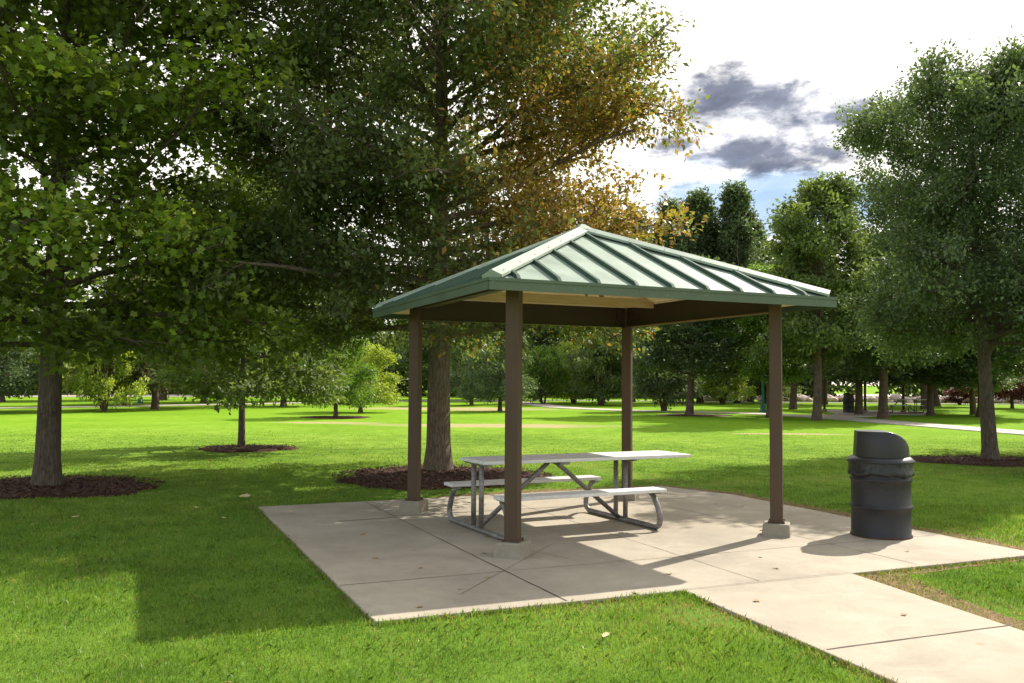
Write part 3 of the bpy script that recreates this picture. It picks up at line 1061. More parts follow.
A, B, C, D = (protoA, 11.6, 2.9), (protoB, 4.6, 2.8), (protoC, 16, 2.9), (protoD, 6.8, 3.4)
FAR = [
    # proto, x, y, H, R, material, label
    (D, -19.6, 48.5, 7.4, 3.7, 'leaf_brown', 'park_tree', 'dark brownish tree with low boughs in front of the left path, nearer one of two'),
    (D, -14.6, 56.5, 7.0, 3.4, 'leaf_dark', 'park_tree', 'dark low tree seen behind the thin trunk of the young tree'),
    (D, -24.8, 42.4, 6.6, 3.0, 'leaf_dark', 'park_tree', 'dark low tree at the left edge behind the maple trunk'),
    (B, -20.6, 44.6, 4.6, 1.9, 'leaf_yellow', 'shrub', 'bright yellow green shrub just right of the maple trunk'),
    (A, -21.6, 61.9, 8.0, 3.0, 'leaf_mid', 'park_tree', 'mid green tree beyond the left path between two trunks'),
    (D, -7.9, 46.2, 3.6, 2.1, 'leaf_yellow', 'park_tree', 'low round yellow green tree on the lawn left of the pavilion'),
    (D, -7.85, 39.4, 4.2, 1.8, 'leaf_light', 'park_tree', 'small tree standing in a mulch ring on the far lawn'),
    (D, -2.8, 61.7, 5.4, 2.4, 'leaf_ash', 'park_tree', 'grey green small tree right of the big trunk, the farther one'),
    (D, -.64, 49.2, 4.6, 2.2, 'leaf_ash', 'park_tree', 'low spreading tree half hidden by the near brown post'),
    (B, 2.4, 67, 4.2, 2.3, 'leaf_light', 'shrub', 'pale shrub right beside the near brown post in the distance'),
    (B, 4.9, 70, 4.6, 2.6, 'leaf_yellow', 'shrub', 'yellowish shrub between the pale shrub and the dark multi stemmed one'),
    (B, 8.85, 51.2, 4.9, 2.3, 'leaf_dark', 'shrub', 'dark bushy tree with spreading stems right of the far post'),
    (A, 9.1, 45.1, 8.4, 3.0, 'leaf_dark', 'park_tree', 'dark tree with a pale straight trunk seen through the pavilion'),
    (B, 16.8, 70.2, 3.9, 2.5, 'leaf_yellow', 'shrub', 'bright yellow green bush beside the pale straight trunk'),
    (B, 22.0, 76, 4.0, 2.6, 'leaf_mid', 'shrub', 'green bush behind the teal lamp post'),
    (B, 13.2, 74, 3.8, 2.4, 'leaf_mid', 'shrub', 'green bush left of the bright yellow green one'),
    (A, 12.7, 43.4, 7.8, 2.3, 'leaf_light', 'park_tree', 'lighter green tree just above the right corner of the roof'),
    (A, 18.5, 58, 10.8, 3.4, 'leaf_dark', 'park_tree', 'dark tree behind the lighter green one at the roof corner'),
    (A, 28.2, 60, 11.5, 4.6, 'leaf_dark', 'park_tree', 'broad dark tree behind the far shelter'),
    (A, 18.7, 47.6, 7.2, 2.9, 'leaf_dark', 'park_tree', 'low hanging dark tree in front of the far shelter'),
    (A, 22.6, 47.6, 7.0, 2.7, 'leaf_dark', 'park_tree', 'low dark tree just right of the far picnic table'),
    (A, 18.0, 42.8, 9.6, 3.4, 'leaf_ash', 'park_tree', 'grey green rounded tree between the dark trunk by the path bend and the forked tree'),
    (A, 24.5, 46.0, 9.0, 3.4, 'leaf_ash', 'park_tree', 'grey green tree whose crown fills the space behind the forked trunk'),
    (A, 26.1, 49.8, 6.4, 2.7, 'leaf_mid', 'park_tree', 'leaning thin trunked tree left of the forked trunk'),
    (A, 33.0, 68.4, 8.5, 3.6, 'leaf_mid', 'park_tree', 'mid green tree beyond the far path left of the leaning one'),
    (A, 39.5, 60, 10, 4., 'leaf_dark', 'park_tree', 'dark tree at the far right edge behind the reddish one'),
    (D, 36.2, 63.8, 4.6, 2.1, 'leaf_red', 'park_tree', 'small reddish tree at the right edge of the lawn'),
    (B, 37.6, 74, 1.5, 1.3, 'leaf_red', 'shrub', 'low maroon shrub among the pale rocks'),
    (C, 16.0, 75, 17.2, 3.5, 'leaf_dark', 'poplar_tree', 'second and tallest narrow dark tree above the roof'),
    (C, 18.9, 74, 17.6, 3.3, 'leaf_dark', 'poplar_tree', 'third tall narrow dark tree above the roof'),
    (C, 21.4, 79, 15.8, 3.4, 'leaf_dark', 'poplar_tree', 'fourth narrow dark tree, nearest to the gap of blue sky'),
    (C, 24.2, 84, 14.4, 3.6, 'leaf_mid', 'poplar_tree', 'short narrow tree under the blue patch of sky'),
    (C, 10.4, 76, 15.5, 3.4, 'leaf_dark', 'poplar_tree', 'narrow dark tree half hidden behind the orange leaves'),
    (A, 25.5, 72, 12, 4.0, 'leaf_mid', 'park_tree', 'rounded tree at the foot of the sky gap left of the tall round tree'),
    (A, -36, 62, 12, 4.8, 'leaf_mid', 'park_tree', 'tall tree far behind the left edge'),
    (A, -28.5, 72, 12.5, 4.8, 'leaf_mid', 'park_tree', 'tall tree far off just right of the maple'),
    (A, -15.5, 72, 12.5, 4.8, 'leaf_dark', 'park_tree', 'tall dark tree far behind the young tree'),
    (A, -6.5, 80, 13, 5.0, 'leaf_dark', 'park_tree', 'tall dark tree far behind the low yellow green one'),
    (A, 2.5, 84, 13, 5.0, 'leaf_dark', 'park_tree', 'tall dark tree far off right of the near post'),
]
rr = random.Random(3)
for (p, ph_, pr), x, y, h_, r_, mt, nm, lb in FAR:
    lean = (0, .12) if 'leaning' in lb else None
    retree(p, (x, y), r_/pr, h_/ph_, rr.uniform(0, 6.28), lb, M[mt], 'shrub' if nm == 'shrub' else 'tree', nm, lean=lean)


def woodland():
    rng = np.random.default_rng(77)
    P = []; T = []
    for i in range(230):
        a = -1.05+2.1*(i % 115+rng.uniform(0, 1))/115
        d = rng.uniform(98, 112) if i < 115 else rng.uniform(112, 140)
        cx, cy = d*math.sin(a), d*math.cos(a)
        h = rng.uniform(7, 11.5); r = rng.uniform(3, 5)
        pxx = 512+880*cx/cy
        if cy < 60: continue
        gap = 832 < pxx < 908 or 255 < pxx < 300
        zb = 2.9 if gap else -.2
        n = 1100
        u = rng.normal(0, 1, (n, 3)); u /= np.linalg.norm(u, axis=1)[:, None]
        f = rng.uniform(.5, 1, n)**.5
        lump = 1+.18*np.sin(u[:, 0]*6+i)+.15*np.sin(u[:, 2]*7+2*i)+.12*np.sin(u[:, 1]*9)
        q = u*f[:, None]*lump[:, None]*np.array([r, r, (h-zb)/2])+np.array([cx, cy, zb+(h-zb)/2])
        P.append(q[q[:, 2] > zb-.3])
        T.append(np.full(len(P[-1]), rng.uniform(0, 1)))
    P = np.concatenate(P); T = np.concatenate(T)
    V, F, k = leaves_np(P, rng.normal(0, 1, P.shape), .75, 'diamond', rng, .9, 0)
    me = np_mesh('woodland', V, F, k)
    face_attr(me, 'tone', T)
    tag(link('woodland', me, M['leaf_mid']), 'mass of far trees closing off the park', 'trees', None, 'stuff')


woodland()


# ------------------------------------------------------------------ pavilion
def make_pavilion():
    """built round its own near post: local x along the front side, y along the left side."""
    root = empty('picnic_pavilion', (*pav(0, 0), 0), ROT)
    tag(root, 'open square picnic pavilion with green metal roof and four brown posts, close by', 'pavilion')
    corners = [(0, 0), (S, 0), (0, S), (S, S)]
    d45 = Matrix.Rotation(rad(45-0), 4, 'Z')
    for i, (a, b) in enumerate(corners):
        T = Matrix.Translation((a, b, 0)) @ Matrix.Rotation(rad(-45+2), 4, 'Z')
        bm = bmesh.new()
        add_box(bm, (0, 0, .5*(.135+2.62)), (.128, .128, 2.62-.135), T)
        p = obj('post', bm, M['post'], root, bevel=.008)
        bm = bmesh.new()
        add_box(bm, (0, 0, .1405), (.17, .17, .013), T)
        for qx, qy in ((-1, -1), (1, -1), (1, 1), (-1, 1)):
            bmesh.ops.create_cone(bm, cap_ends=True, segments=6, radius1=.011, radius2=.011, depth=.016, matrix=T @ Matrix.Translation((qx*.073, qy*.073, .154)))
        obj('base_plate', bm, M['post'], p, bevel=.002)
        bm = bmesh.new()
        n = 8
        w0, w1 = .145, .132
        vs0 = [bm.verts.new(T @ Vector((x*w0*random.uniform(.97, 1.03), y*w0*random.uniform(.97, 1.03), -.02))) for x, y in ((-1, -1), (1, -1), (1, 1), (-1, 1))]
        vs1 = [bm.verts.new(T @ Vector((x*w1, y*w1, .134+random.uniform(-.004, .003)))) for x, y in ((-1, -1), (1, -1), (1, 1), (-1, 1))]
        bm.faces.new(vs0[::-1]); bm.faces.new(vs1)
        for k in range(4): bm.faces.new((vs0[k], vs0[(k+1) % 4], vs1[(k+1) % 4], vs1[k]))
        obj('footing', bm, M['footing'], root, bevel=.012)
        # gusset plates spreading towards the two beams
        bm = bmesh.new()
        sx, sy = (1 if a == 0 else -1), (1 if b == 0 else -1)
        for dx, dy in (((sx, 0), (0, sy)) if i == 3 else ()):
            q = [Vector((a+dx*.06, b+dy*.06, 2.36)), Vector((a+dx*.19, b+dy*.19, 2.50)), Vector((a+dx*.19, b+dy*.19, 2.60)), Vector((a+dx*.06, b+dy*.06, 2.60))]
            off = Vector((dy, dx, 0))*.05
            lo = [bm.verts.new(v+off*.9) for v in q]; hi = [bm.verts.new(v-off*.9) for v in q]
            bm.faces.new(lo); bm.faces.new(hi[::-1])
            for k in range(4): bm.faces.new((lo[k], lo[(k+1) % 4], hi[(k+1) % 4], hi[k]))
        if i == 3: obj('bracket', bm, M['beam'], root)
        else: bm.free()
    # beams: deep channels at the back and right, shallower ones tucked up behind the near fascias
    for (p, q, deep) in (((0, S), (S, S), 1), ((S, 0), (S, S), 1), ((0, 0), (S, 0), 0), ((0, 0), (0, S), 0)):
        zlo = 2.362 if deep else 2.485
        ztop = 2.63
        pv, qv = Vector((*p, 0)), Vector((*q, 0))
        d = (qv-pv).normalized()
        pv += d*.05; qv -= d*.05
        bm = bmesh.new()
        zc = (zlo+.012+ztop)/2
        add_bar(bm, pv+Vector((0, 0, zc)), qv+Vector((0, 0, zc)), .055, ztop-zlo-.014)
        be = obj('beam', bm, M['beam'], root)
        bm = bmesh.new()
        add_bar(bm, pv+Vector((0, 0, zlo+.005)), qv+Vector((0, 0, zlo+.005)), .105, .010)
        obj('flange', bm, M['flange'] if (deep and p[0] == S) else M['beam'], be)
    c = S/2
    e0, e1 = -OV, S+OV
    apex = Vector((c, c, ZA))
    ec = [Vector((e0, e0, ZE)), Vector((e1, e0, ZE)), Vector((e1, e1, ZE)), Vector((e0, e1, ZE))]
    for k in range(4):
        P, Q = ec[k], ec[(k+1) % 4]
        nrm = (Q-P).cross(apex-P).normalized()
        # metal sheet
        bm = bmesh.new()
        up = [bm.verts.new(v) for v in (P, Q, apex)]
        dn = [bm.verts.new(v-nrm*.012) for v in (P, Q, apex)]
        bm.faces.new(up); bm.faces.new(dn[::-1])
        bm.faces.new((up[0], dn[0], dn[1], up[1]))
        # panels are slightly dished between the seams
        panel = obj('roof_panel', bm, M['roof'], root)
        # standing seams
        ed = (Q-P).normalized()
        mid = (P+Q)/2
        upd = (apex-mid).normalized()
        Ls = (apex-mid).length
        Le = (Q-P).length
        bm = bmesh.new()
        k0 = 0
        s = OV-.140
        while s < Le-.06:
            reach = (1-abs(s-Le/2)/(Le/2))*Ls
            if reach > .10:
                a0 = P+ed*s+upd*.012
                a1 = P+ed*s+upd*(reach-.03)
                w, h = .040, .040
                sd = ed*w/2
                vs = []
                for e_, hh in ((a0, h*.45), (a0+upd*.05, h), (a1, h)):
                    vs.append([bm.verts.new(e_-sd), bm.verts.new(e_-sd*.8+nrm*hh), bm.verts.new(e_+sd*.8+nrm*hh), bm.verts.new(e_+sd)])
                for i in range(2):
                    for j in range(3): bm.faces.new((vs[i][j], vs[i][j+1], vs[i+1][j+1], vs[i+1][j]))
                bm.faces.new(vs[0][::-1]); bm.faces.new(vs[2])
            s += .405
        obj('standing_seam', bm, M['rib'], panel)
        # timber deck under the metal
        ins = .02
        bm = bmesh.new()
        Pc = [P.lerp(apex, ins)-nrm*.016, Q.lerp(apex, ins)-nrm*.016, apex-nrm*.016]
        up = [bm.verts.new(v) for v in Pc]
        dn = [bm.verts.new(v-nrm*.036) for v in Pc]
        bm.faces.new(up); bm.faces.new(dn[::-1])
        for j in range(3): bm.faces.new((up[j], dn[j], dn[(j+1) % 3], up[(j+1) % 3]))
        dk = obj('timber_deck', bm, M['wood'], root)
        # turn the wood so the boards run along this eave
        if k % 2:
            me = dk.data
            me.transform(Matrix.Rotation(rad(-90), 4, 'Z'))
            dk.rotation_euler = (0, 0, rad(90))
        # fascia
        bm = bmesh.new()
        n2 = Vector((ed.y, -ed.x, 0))
        for (o_, z0, z1, t) in ((.0, ZB, ZE+.012, .010), (.010, ZE-.012, ZE+.016, .008)):
            a = P+n2*o_-ed*o_; b = Q+n2*o_+ed*o_
            add_bar(bm, (a.x+n2.x*t/2, a.y+n2.y*t/2, (z0+z1)/2), (b.x+n2.x*t/2, b.y+n2.y*t/2, (z0+z1)/2), t, z1-z0)
        obj('fascia', bm, M['trim'], root)
        # hip cap along P -> apex
        hd = (apex-P)
        L = hd.length; hd.normalize()
        side = hd.cross(Vector((0, 0, 1))).normalized()
        un = side.cross(hd).normalized()
        bm = bmesh.new()
        w = .095
        drop = .042
        prof = [(-w, .040-drop), (-w, .052-drop+.012), (0, .072), (w, .052-drop+.012), (w, .040-drop)]
        rings = []
        for t in (.075, L-.02):
            rings.append([bm.verts.new(P+hd*t+side*x+un*z) for x, z in prof])
        for j in range(4): bm.faces.new((rings[0][j], rings[0][j+1], rings[1][j+1], rings[1][j]))
        bm.faces.new(rings[0]); bm.faces.new(rings[1][::-1])
        t = .2
        while t < L-.1:
            for sg in (-1, 1):
                p = P+hd*t+side*(sg*w*.72)+un*.045
                bmesh.ops.create_icosphere(bm, subdivisions=1, radius=.006, matrix=Matrix.Translation(p))
            t += .42
        obj('hip_cap', bm, M['cap'], root)
    # pale ceiling board just inside the back beam
    bm = bmesh.new()
    add_bar(bm, (.10, S-.75, 2.632), (S-.06, S-.75, 2.632), .035, .0001+.11)
    obj('ceiling_board', bm, M['wood'], root)
    bm = bmesh.new()
    bmesh.ops.create_cone(bm, cap_ends=True, segments=4, radius1=.15, radius2=.03, depth=.07, matrix=Matrix.Translation((c, c, ZA+.055)) @ Matrix.Rotation(rad(45), 4, 'Z'))
    obj('apex_cap', bm, M['cap'], root)
    return root


pavilion = make_pavilion()
far_pav = copy_tree(pavilion)
far_pav.location = (20.0, 49.9, .02)
far_pav.rotation_euler = (0, 0, .45)
far_pav['label'] = 'second picnic shelter far off under the trees, its slim posts by the path'


# ------------------------------------------------------------------ picnic table
def make_table():
    root = empty('picnic_table', (-.42, 9.45, 0), rad(26.4))
    tag(root, 'long pale topped picnic table with attached benches under the pavilion roof', 'table')
    bm = bmesh.new()
    for j in range(3):
        add_box(bm, (1.33, -.215+.215*j, .752), (2.66, .209, .036))
    obj('tabletop', bm, M['plank'], root, bevel=.006)
    for s in (-1, 1):
        bm = bmesh.new()
        add_box(bm, (.985, s*.665, .432), (1.97, .245, .036))
        obj('bench_seat', bm, M['plank'], root, bevel=.006)
    r = .031
    for x in (.07, 1.89):
        bm = bmesh.new()
        pts = []
        for s in (-1, 1):
            half = [(s*.60, .395), (s*.655, .36), (s*.72, .27), (s*.765, .18), (s*.775, .12), (s*.755, .065), (s*.70, .032), (s*.6, r)]
            pts += half if s == -1 else half[::-1]
        add_tube(bm, [(x, y, z) for y, z in pts], r, 12)
        fr = obj('leg_frame', bm, M['steel'], root, smooth=True)
        for s in (-1, 1):
            bm = bmesh.new()
            add_box(bm, (x, s*.635, .404), (.05, .26, .016))
            obj('seat_bracket', bm, M['steel'], fr)
        for s in (-1, 1):
            bm = bmesh.new()
            add_tube(bm, [(x, s*.10, .03), (x, s*.10, .715)], r*.9, 12)
            obj('upright', bm, M['steel'], root, smooth=True)
        bm = bmesh.new()
        add_box(bm, (x, 0, .722), (.05, .60, .022))
        obj('top_bracket', bm, M['steel'], root)
    for x0, x1 in ((.10, .93), (1.86, 1.03)):
        bm = bmesh.new()
        add_tube(bm, [(x0, 0, .05), (x0+(x1-x0)*.93, 0, .66), (x1, 0, .705)], .026, 10)
        obj('brace', bm, M['steel'], root, smooth=True)
    bm = bmesh.new()
    add_box(bm, (.98, 0, .718), (.12, .58, .028))
    obj('centre_batten', bm, M['steel'], root)
    return root


table = make_table()
far_table = copy_tree(table)
far_table.location = (21.3, 50.4, .02)
far_table.rotation_euler = (0, 0, .1)
far_table['label'] = 'far picnic table standing under the second shelter'


# ------------------------------------------------------------------ litter bin
def make_bin():
    root = empty('litter_bin', (3.935, 9.43, 0), 0)
    tag(root, 'black steel drum litter bin with hooded lid at the slab edge', 'litter bin')
    R_ = .298

    def dent(r, z, t, j):
        return r*(1+.006*math.sin(3*t+4*z)+.004*math.sin(5*t-9*z)), z
    bm = bmesh.new()
    prof = [(.05, .012), (R_-.01, .012), (R_+.008, .0), (R_+.010, .018), (R_, .03)]
    z = .03
    for rz_ in (.315, .60):
        prof += [(R_, rz_-.10), (R_, rz_-.028), (R_+.006, rz_-.018), (R_+.014, rz_-.006), (R_+.014, rz_+.006), (R_+.006, rz_+.018), (R_, rz_+.028)]
    prof += [(R_, .72), (R_+.004, .80), (R_+.006, .81), (R_-.01, .81), (R_-.012, .5)]
    add_lathe(bm, prof, 64, dent)
    obj('drum', bm, M['bin'], root, smooth=True)
    bm = bmesh.new()
    add_lathe(bm, [(R_+.011, .001), (R_+.0125, .008), (R_+.0105, .014)], 48, lambda r, z, t, j: (r, z+(.005*math.sin(3*t)+.004*math.sin(11*t) if j == 2 else 0)))
    obj('rusty_rim', bm, M['rust'], root, smooth=True)
    # bin bag folded over the rim
    rng = random.Random(4)
    ph = [rng.uniform(0, 6.28) for _ in range(6)]

    def fold(r, z, t, j):
        a = (.004*math.sin(7*t+ph[0]+z*20)+.004*math.sin(17*t+ph[1]-z*34)+.003*math.sin(31*t+ph[2]+z*60))
        if j == 0: return r+a*.3, z
        if j >= 7: a *= .8
        zz = z+(.008*math.sin(3*t+ph[3])+.007*math.sin(8*t+ph[4])+.004*math.sin(19*t) if 3 < j else 0)
        return r+abs(a)*.9+.003, zz
    bm = bmesh.new()
    add_lathe(bm, [(R_+.003, .812), (R_+.010, .79), (R_+.012, .765), (R_+.010, .74), (R_+.014, .715), (R_+.020, .69), (R_+.026, .668), (R_+.022, .652), (R_+.008, .645), (R_+.004, .66)], 160, fold)
    obj('bin_bag', bm, M['bag'], root, smooth=True)
    # lid: flange ring and hood
    bm = bmesh.new()
    add_lathe(bm, [(R_+.012, .775), (R_+.040, .778), (R_+.046, .785), (R_+.044, .797), (R_+.015, .822), (R_-.01, .838), (R_-.06, .842), (.02, .842)], 64)
    lid = obj('lid', bm, M['lid'], root, smooth=True)
    bm = bmesh.new()
    Rh, Hh, xf = .285, .268, -.262
    rings = []
    nz_, nt_ = 16, 72
    for i in range(nz_+1):
        t = i/nz_
        zz = Hh*math.sin(t*math.pi/2)**.9
        u = zz/Hh
        xr = .02+.265*math.sqrt(max(0, 1-u**2.3))
        ys = math.sqrt(max(.0, 1-.30*u**3))
        ring = []
        for k in range(nt_):
            th = 2*math.pi*k/nt_
            x = Rh*math.cos(th); y = Rh*math.sin(th)*ys
            x = min(x, xr) if x > 0 else x
            if x > xr-.001: x = xr
            x = max(x, xf+.02*u)
            ring.append(bm.verts.new((x, y, .836+zz)))
        rings.append(ring)
    for i in range(nz_):
        for k in range(nt_):
            bm.faces.new((rings[i][k], rings[i][(k+1) % nt_], rings[i+1][(k+1) % nt_], rings[i+1][k]))
    bm.faces.new(rings[-1])
    bmesh.ops.remove_doubles(bm, verts=bm.verts[:], dist=.0006)
    hood = obj('hood', bm, M['lid'], lid, bevel=.006)
    for p in hood.data.polygons: p.use_smooth = True
    hood.rotation_euler = (0, 0, rad(-14))
    return root


bin1 = make_bin()
bin2 = copy_tree(bin1)
bin2.location = (19.1, 50.0, .02)
bin2['label'] = 'far black litter bin beside the second shelter'


# ------------------------------------------------------------------ lamp post, rocks, fallen leaves
def lamp(loc, label, s=1.):
    root = empty('lamp_post', loc)
    tag(root, label, 'lamp post')
    bm = bmesh.new()
    add_lathe(bm, [(.24, 0), (.24, .06), (.17, .12), (.15, .40), (.12, .48), (.085, .55), (.075, 1.), (.065, 4.2)], 20)
    obj('pole', bm, M['pole'], root, smooth=True)
    bm = bmesh.new()
    add_lathe(bm, [(.05, 4.2), (.15, 4.26), (.24, 4.45), (.20, 4.68), (.08, 4.80), (.005, 4.84)], 20)
    obj('globe', bm, M['glass'], root, smooth=True)
    bm = bmesh.new()
    add_lathe(bm, [(.09, 4.12), (.13, 4.20), (.13, 4.24), (.06, 4.27)], 20)
    obj('collar', bm, M['pole'], root, smooth=True)
    root.scale = (s, s, s)
    return root


lamp1 = lamp((14.45, 50.7, gz), 'teal green lamp post rising left of the right hand brown post')
lamp2 = copy_tree(lamp1)
lamp2.location = (-25.6, 60.8, gz)
lamp2['label'] = 'teal green lamp post by the left path between two dark trunks'

rocks = []
for v in range(5):
    bm = bmesh.new()
    bmesh.ops.create_icosphere(bm, subdivisions=2, radius=.5)
    rg = random.Random(v)
    ax = [Vector((rg.uniform(-1, 1), rg.uniform(-1, 1), rg.uniform(-1, 1))).normalized() for _ in range(7)]
    for vert in bm.verts:
        for a_ in ax:
            d_ = vert.co.dot(a_)
            if d_ > .33: vert.co -= a_*(d_-.33)*.9
        vert.co.z *= .75
        vert.co += Vector((rg.uniform(-1, 1), rg.uniform(-1, 1), rg.uniform(-1, 1)))*.02
    me = bpy.data.meshes.new('boulder')
    bm.to_mesh(me); bm.free()
    me.materials.append(M['rock'])
    rocks.append(me)
rg = random.Random(9)
for i in range(74):
    x = 18+i*.47+rg.uniform(-.2, .2)
    y = 82.5-.0011*(x-18)**2*.9+rg.uniform(-1.2, 1.2)
    o = bpy.data.objects.new('boulder', rg.choice(rocks))
    COL.objects.link(o)
    s = rg.uniform(.7, 1.45)
    o.location = (x, y, gz+.22*s)
    o.scale = (s*rg.uniform(.9, 1.5), s, s*rg.uniform(.7, 1.2))
    o.rotation_euler = (0, 0, rg.uniform(0, 6.28))
    tag(o, 'pale pinkish boulder in the long row beyond the far path', 'boulder', 'boulders lining the far path')


def leaf_mesh(seed, s):
    rg = random.Random(seed)
    bm = bmesh.new()
    pts = [(0, -.5), (.18, -.42), (.42, -.5), (.36, -.15), (.6, .1), (.3, .15), (.25, .45), (0, .62), (-.22, .42), (-.34, .18), (-.58, .12), (-.34, -.14), (-.44, -.46), (-.16, -.4)]
    c = bm.verts.new((0, 0, .004))
    ring = [bm.verts.new((x*s, y*s, (abs(x)+abs(y))*s*rg.uniform(.03, .2)+.001)) for x, y in pts]
    for i in range(len(ring)): bm.faces.new((c, ring[i], ring[(i+1) % len(ring)]))
    me = bpy.data.meshes.new('fallen_leaf')
    bm.to_mesh(me); bm.free()
    return me


lm = [leaf_mesh(i, .07) for i in range(4)]
for m_ in lm: m_.materials.append(M['leaf_fallen'])
spots = [(.15, 1.0), (-.9, -1.05), (-1.2, .35), (-.55, -.75), (-1.35, -1.45), (-.95, -.2), (.9, -1.2), (1.9, -1.35), (2.1, -.9), (3.6, -1.2), (3.1, .3), (2.5, 3.3), (3.4, 2.9), (3.9, 2.2),
         (3.0, 3.6), (4.1, 1.9), (-.2, .2), (2.9, -2.0), (-1.0, 1.6), (1.0, -2.2), (1.7, -2.9), (4.2, -.3), (-.4, 3.2), (.9, 3.5), (1.6, 3.7), (2.2, 3.9)]
rg = random.Random(21)
for a_, b_ in spots:
    o = bpy.data.objects.new('fallen_leaf', rg.choice(lm))
    COL.objects.link(o)
    x, y = pav(a_, b_)
    o.location = (x, y, .001)
    o.rotation_euler = (rg.uniform(-.1, .1), rg.uniform(-.1, .1), rg.uniform(0, 6.28))
    sc = rg.uniform(.45, .9)
    o.scale = (sc, sc*rg.uniform(.5, 1), sc)
    tag(o, 'small dry brown leaf lying on the pale concrete', 'leaf', 'dry leaves scattered on the concrete')
for x, y, sc in ((-3.62, 12.1, 2.2), (-3.9, 11.0, 1.0), (-5.0, 10.2, 1.1), (-2.65, 10.7, 1.2), (-3.3, 10.2, .9), (-5.2, 9.7, .9), (-4.4, 12.3, 1.), (-3.0, 11.9, .9), (6.6, 13.2, 1.), (2.7, 16.3, 1.), (8.1, 11.5, .9), (.6, 5.6, .8)):
    o = bpy.data.objects.new('fallen_leaf', lm[int(sc*10) % 4].copy() if sc > 2 else rg.choice(lm))
    COL.objects.link(o)
    o.location = (x, y, gz+.045)
    o.scale = (sc, sc, sc)
    o.rotation_euler = (rg.uniform(-.3, .3), rg.uniform(-.3, .3), rg.uniform(0, 6.28))
    o.material_slots[0].link = 'OBJECT'
    o.material_slots[0].material = M['leaf_pale']
    if sc > 2: tag(o, 'large pale yellow leaf on the shaded grass by the slab corner', 'leaf')
    else: tag(o, 'pale yellow leaf lying on the shaded grass', 'leaf', 'pale leaves scattered on the lawn')

# ------------------------------------------------------------------ sky
world = bpy.data.worlds.new('World')
scene.world = world
world.use_nodes = True
world.node_tree.nodes.clear()
N = Nodes(world.node_tree)
wo = N.n('ShaderNodeOutputWorld')
bg = N.n('ShaderNodeBackground')
sky = N.n('ShaderNodeTexSky', sky_type='NISHITA')
sky.sun_disc = False
sky.sun_elevation = SUN_EL
sky.sun_rotation = math.pi/2-SUN_AZ
sky.air_density = 1.0
sky.dust_density = .6
gen = N.n('ShaderNodeTexCoord').outputs['Generated']
sp = N.n('ShaderNodeSeparateXYZ')
N.L.new(gen, sp.inputs[0])
sx_, sy_, sz_ = sp.outputs
az = N.math('ARCTAN2', sx_, sy_)
el = N.math('ARCSINE', N.math('MINIMUM', N.math('MAXIMUM', sz_, -1.), 1.))
# cloud layer noise, stretched along the horizon
cv = N.mapping(gen, (1, 1, 2.6))
n1 = N.noise(cv, 5.5, 9, .58, .25)
n2 = N.noise(N.mapping(gen, (1, 1, 2.2), (0, 0, 0), (3, 1, 2)), 13, 8, .6, .2)
n3 = N.noise(N.mapping(gen, (1, 1, 1.5), (0, 0, 0), (7, 2, 5)), 1.6, 6, .55, .2)


n5 = N.noise(N.mapping(gen, (1, 1, 2.0), (0, 0, 0), (5, 9, 2)), 36, 7, .62, .3)


def blob(a0, e0, wa, we, k=1.1):
    ex = N.math('POWER', N.math('DIVIDE', N.math('SUBTRACT', az, a0), wa), 2.)
    ey = N.math('POWER', N.math('DIVIDE', N.math('SUBTRACT', el, e0), we), 2.)
    q = N.math('SQRT', N.math('ADD', ex, ey))
    nn = N.math('MULTIPLY_ADD', n2, 2.5*k, N.math('MULTIPLY_ADD', n5, 1.3*k, -1.9*k))
    return N.math('ADD', q, nn)


def union(L, a, b):
    t = None
    for q in L:
        v = N.maprange(q, a, b, 0, 1, True)
        t = v if t is None else N.math('MAXIMUM', t, v)
    return t


dark = union([blob(.236, .314, .074, .028), blob(.292, .303, .072, .028), blob(.350, .283, .060, .020), blob(.262, .250, .125, .028), blob(.345, .248, .035, .012), blob(.19, .262, .035, .012)], 1.2, .30)
halo = union([blob(.275, .285, .17, .055, .8), blob(.20, .265, .08, .03, .8)], 1.25, .3)
blue = union([blob(.285, .196, .125, .036, .4)], 1.15, .80)
blue2 = union([blob(.22, .243, .05, .012, .8)], 1.2, .5)
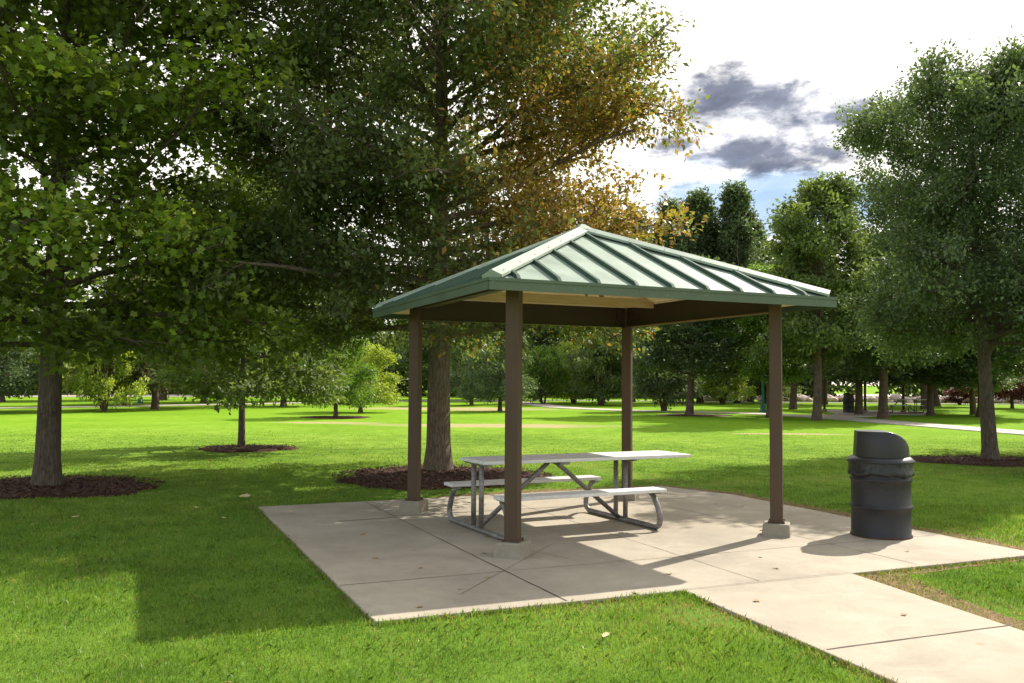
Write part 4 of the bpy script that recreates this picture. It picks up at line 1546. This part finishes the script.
# broad white bank round the sun side; unseen cloud elsewhere thickened for fill light
toward = N.math('ADD', N.math('MULTIPLY', sx_, math.cos(SUN_AZ)*.8), N.math('MULTIPLY', sy_, .95))
cover = N.math('ADD', N.math('MULTIPLY', toward, .55), n3)
cover = N.maprange(cover, .30, .62, .25, 1, True)
cover = N.math('MULTIPLY', cover, N.maprange(sz_, -.02, .02, .6, 1))
skyc = sky.outputs[0]
skys = N.mix(1., skyc, (.15, .13, .11), 'MULTIPLY')
WHITE = (1.0, .965, .915)
n4 = N.maprange(n1, .35, .65, .90, 1.08)
wcc = N.n('ShaderNodeCombineColor')
for i, f_ in enumerate(WHITE): N.put(wcc.inputs[i], N.math('MULTIPLY', n4, f_*.70))
c = N.mix(cover, skys, wcc.outputs[0])
c = N.mix(N.math('MULTIPLY', blue, .95), c, N.mix(N.maprange(n1, .35, .65), (.16, .26, .43), (.30, .37, .46)))
c = N.mix(N.math('MULTIPLY', blue2, .5), c, (.36, .45, .62))
dk = N.mix(N.maprange(n2, .35, .65), (.050, .060, .090), (.130, .148, .205))
c = N.mix(N.math('MULTIPLY', halo, .38), c, (.26, .30, .38))
c = N.mix(N.math('MULTIPLY', dark, .93), c, dk)
N.L.new(c, bg.inputs[0])
bg.inputs[1].default_value = 1.0
N.L.new(bg.outputs[0], wo.inputs[0])

sun = bpy.data.lights.new('sun', 'SUN')
sun.energy = 3.5
sun.angle = rad(.53)
sun.color = (1., .94, .84)
so = bpy.data.objects.new('sun', sun)
COL.objects.link(so)
sv = Vector((math.cos(SUN_EL)*math.cos(SUN_AZ), math.cos(SUN_EL)*math.sin(SUN_AZ), math.sin(SUN_EL)))
so.rotation_euler = sv.to_track_quat('Z', 'Y').to_euler()
so.location = sv*40

# ------------------------------------------------------------------ camera
cam = bpy.data.cameras.new('camera')
cam.sensor_width = 36
cam.lens = FPX/1024*36
cam.clip_start = .05
cam.clip_end = 5000
co = bpy.data.objects.new('camera', cam)
COL.objects.link(co)
cp, spn = math.cos(PITCH), math.sin(PITCH)
Fv = Vector((0, cp, spn)); U0 = Vector((0, -spn, cp)); R_0 = Vector((1, 0, 0))
Rv = R_0*math.cos(ROLL)+U0*math.sin(ROLL); Uv = U0*math.cos(ROLL)-R_0*math.sin(ROLL)
mw = Matrix((Rv, Uv, -Fv)).transposed().to_4x4()
mw.translation = (0, 0, EYE)
co.matrix_world = mw
scene.camera = co

vs_ = scene.view_settings
scene.display_settings.display_device = 'sRGB'
vs_.view_transform = 'Standard'
vs_.look = 'None'
vs_.exposure = 1.27
vs_.gamma = 1
vs_.use_curve_mapping = False
scene.cycles.max_bounces = 4
scene.cycles.diffuse_bounces = 3
scene.cycles.transmission_bounces = 2
scene.cycles.glossy_bounces = 2
scene.cycles.transparent_max_bounces = 4
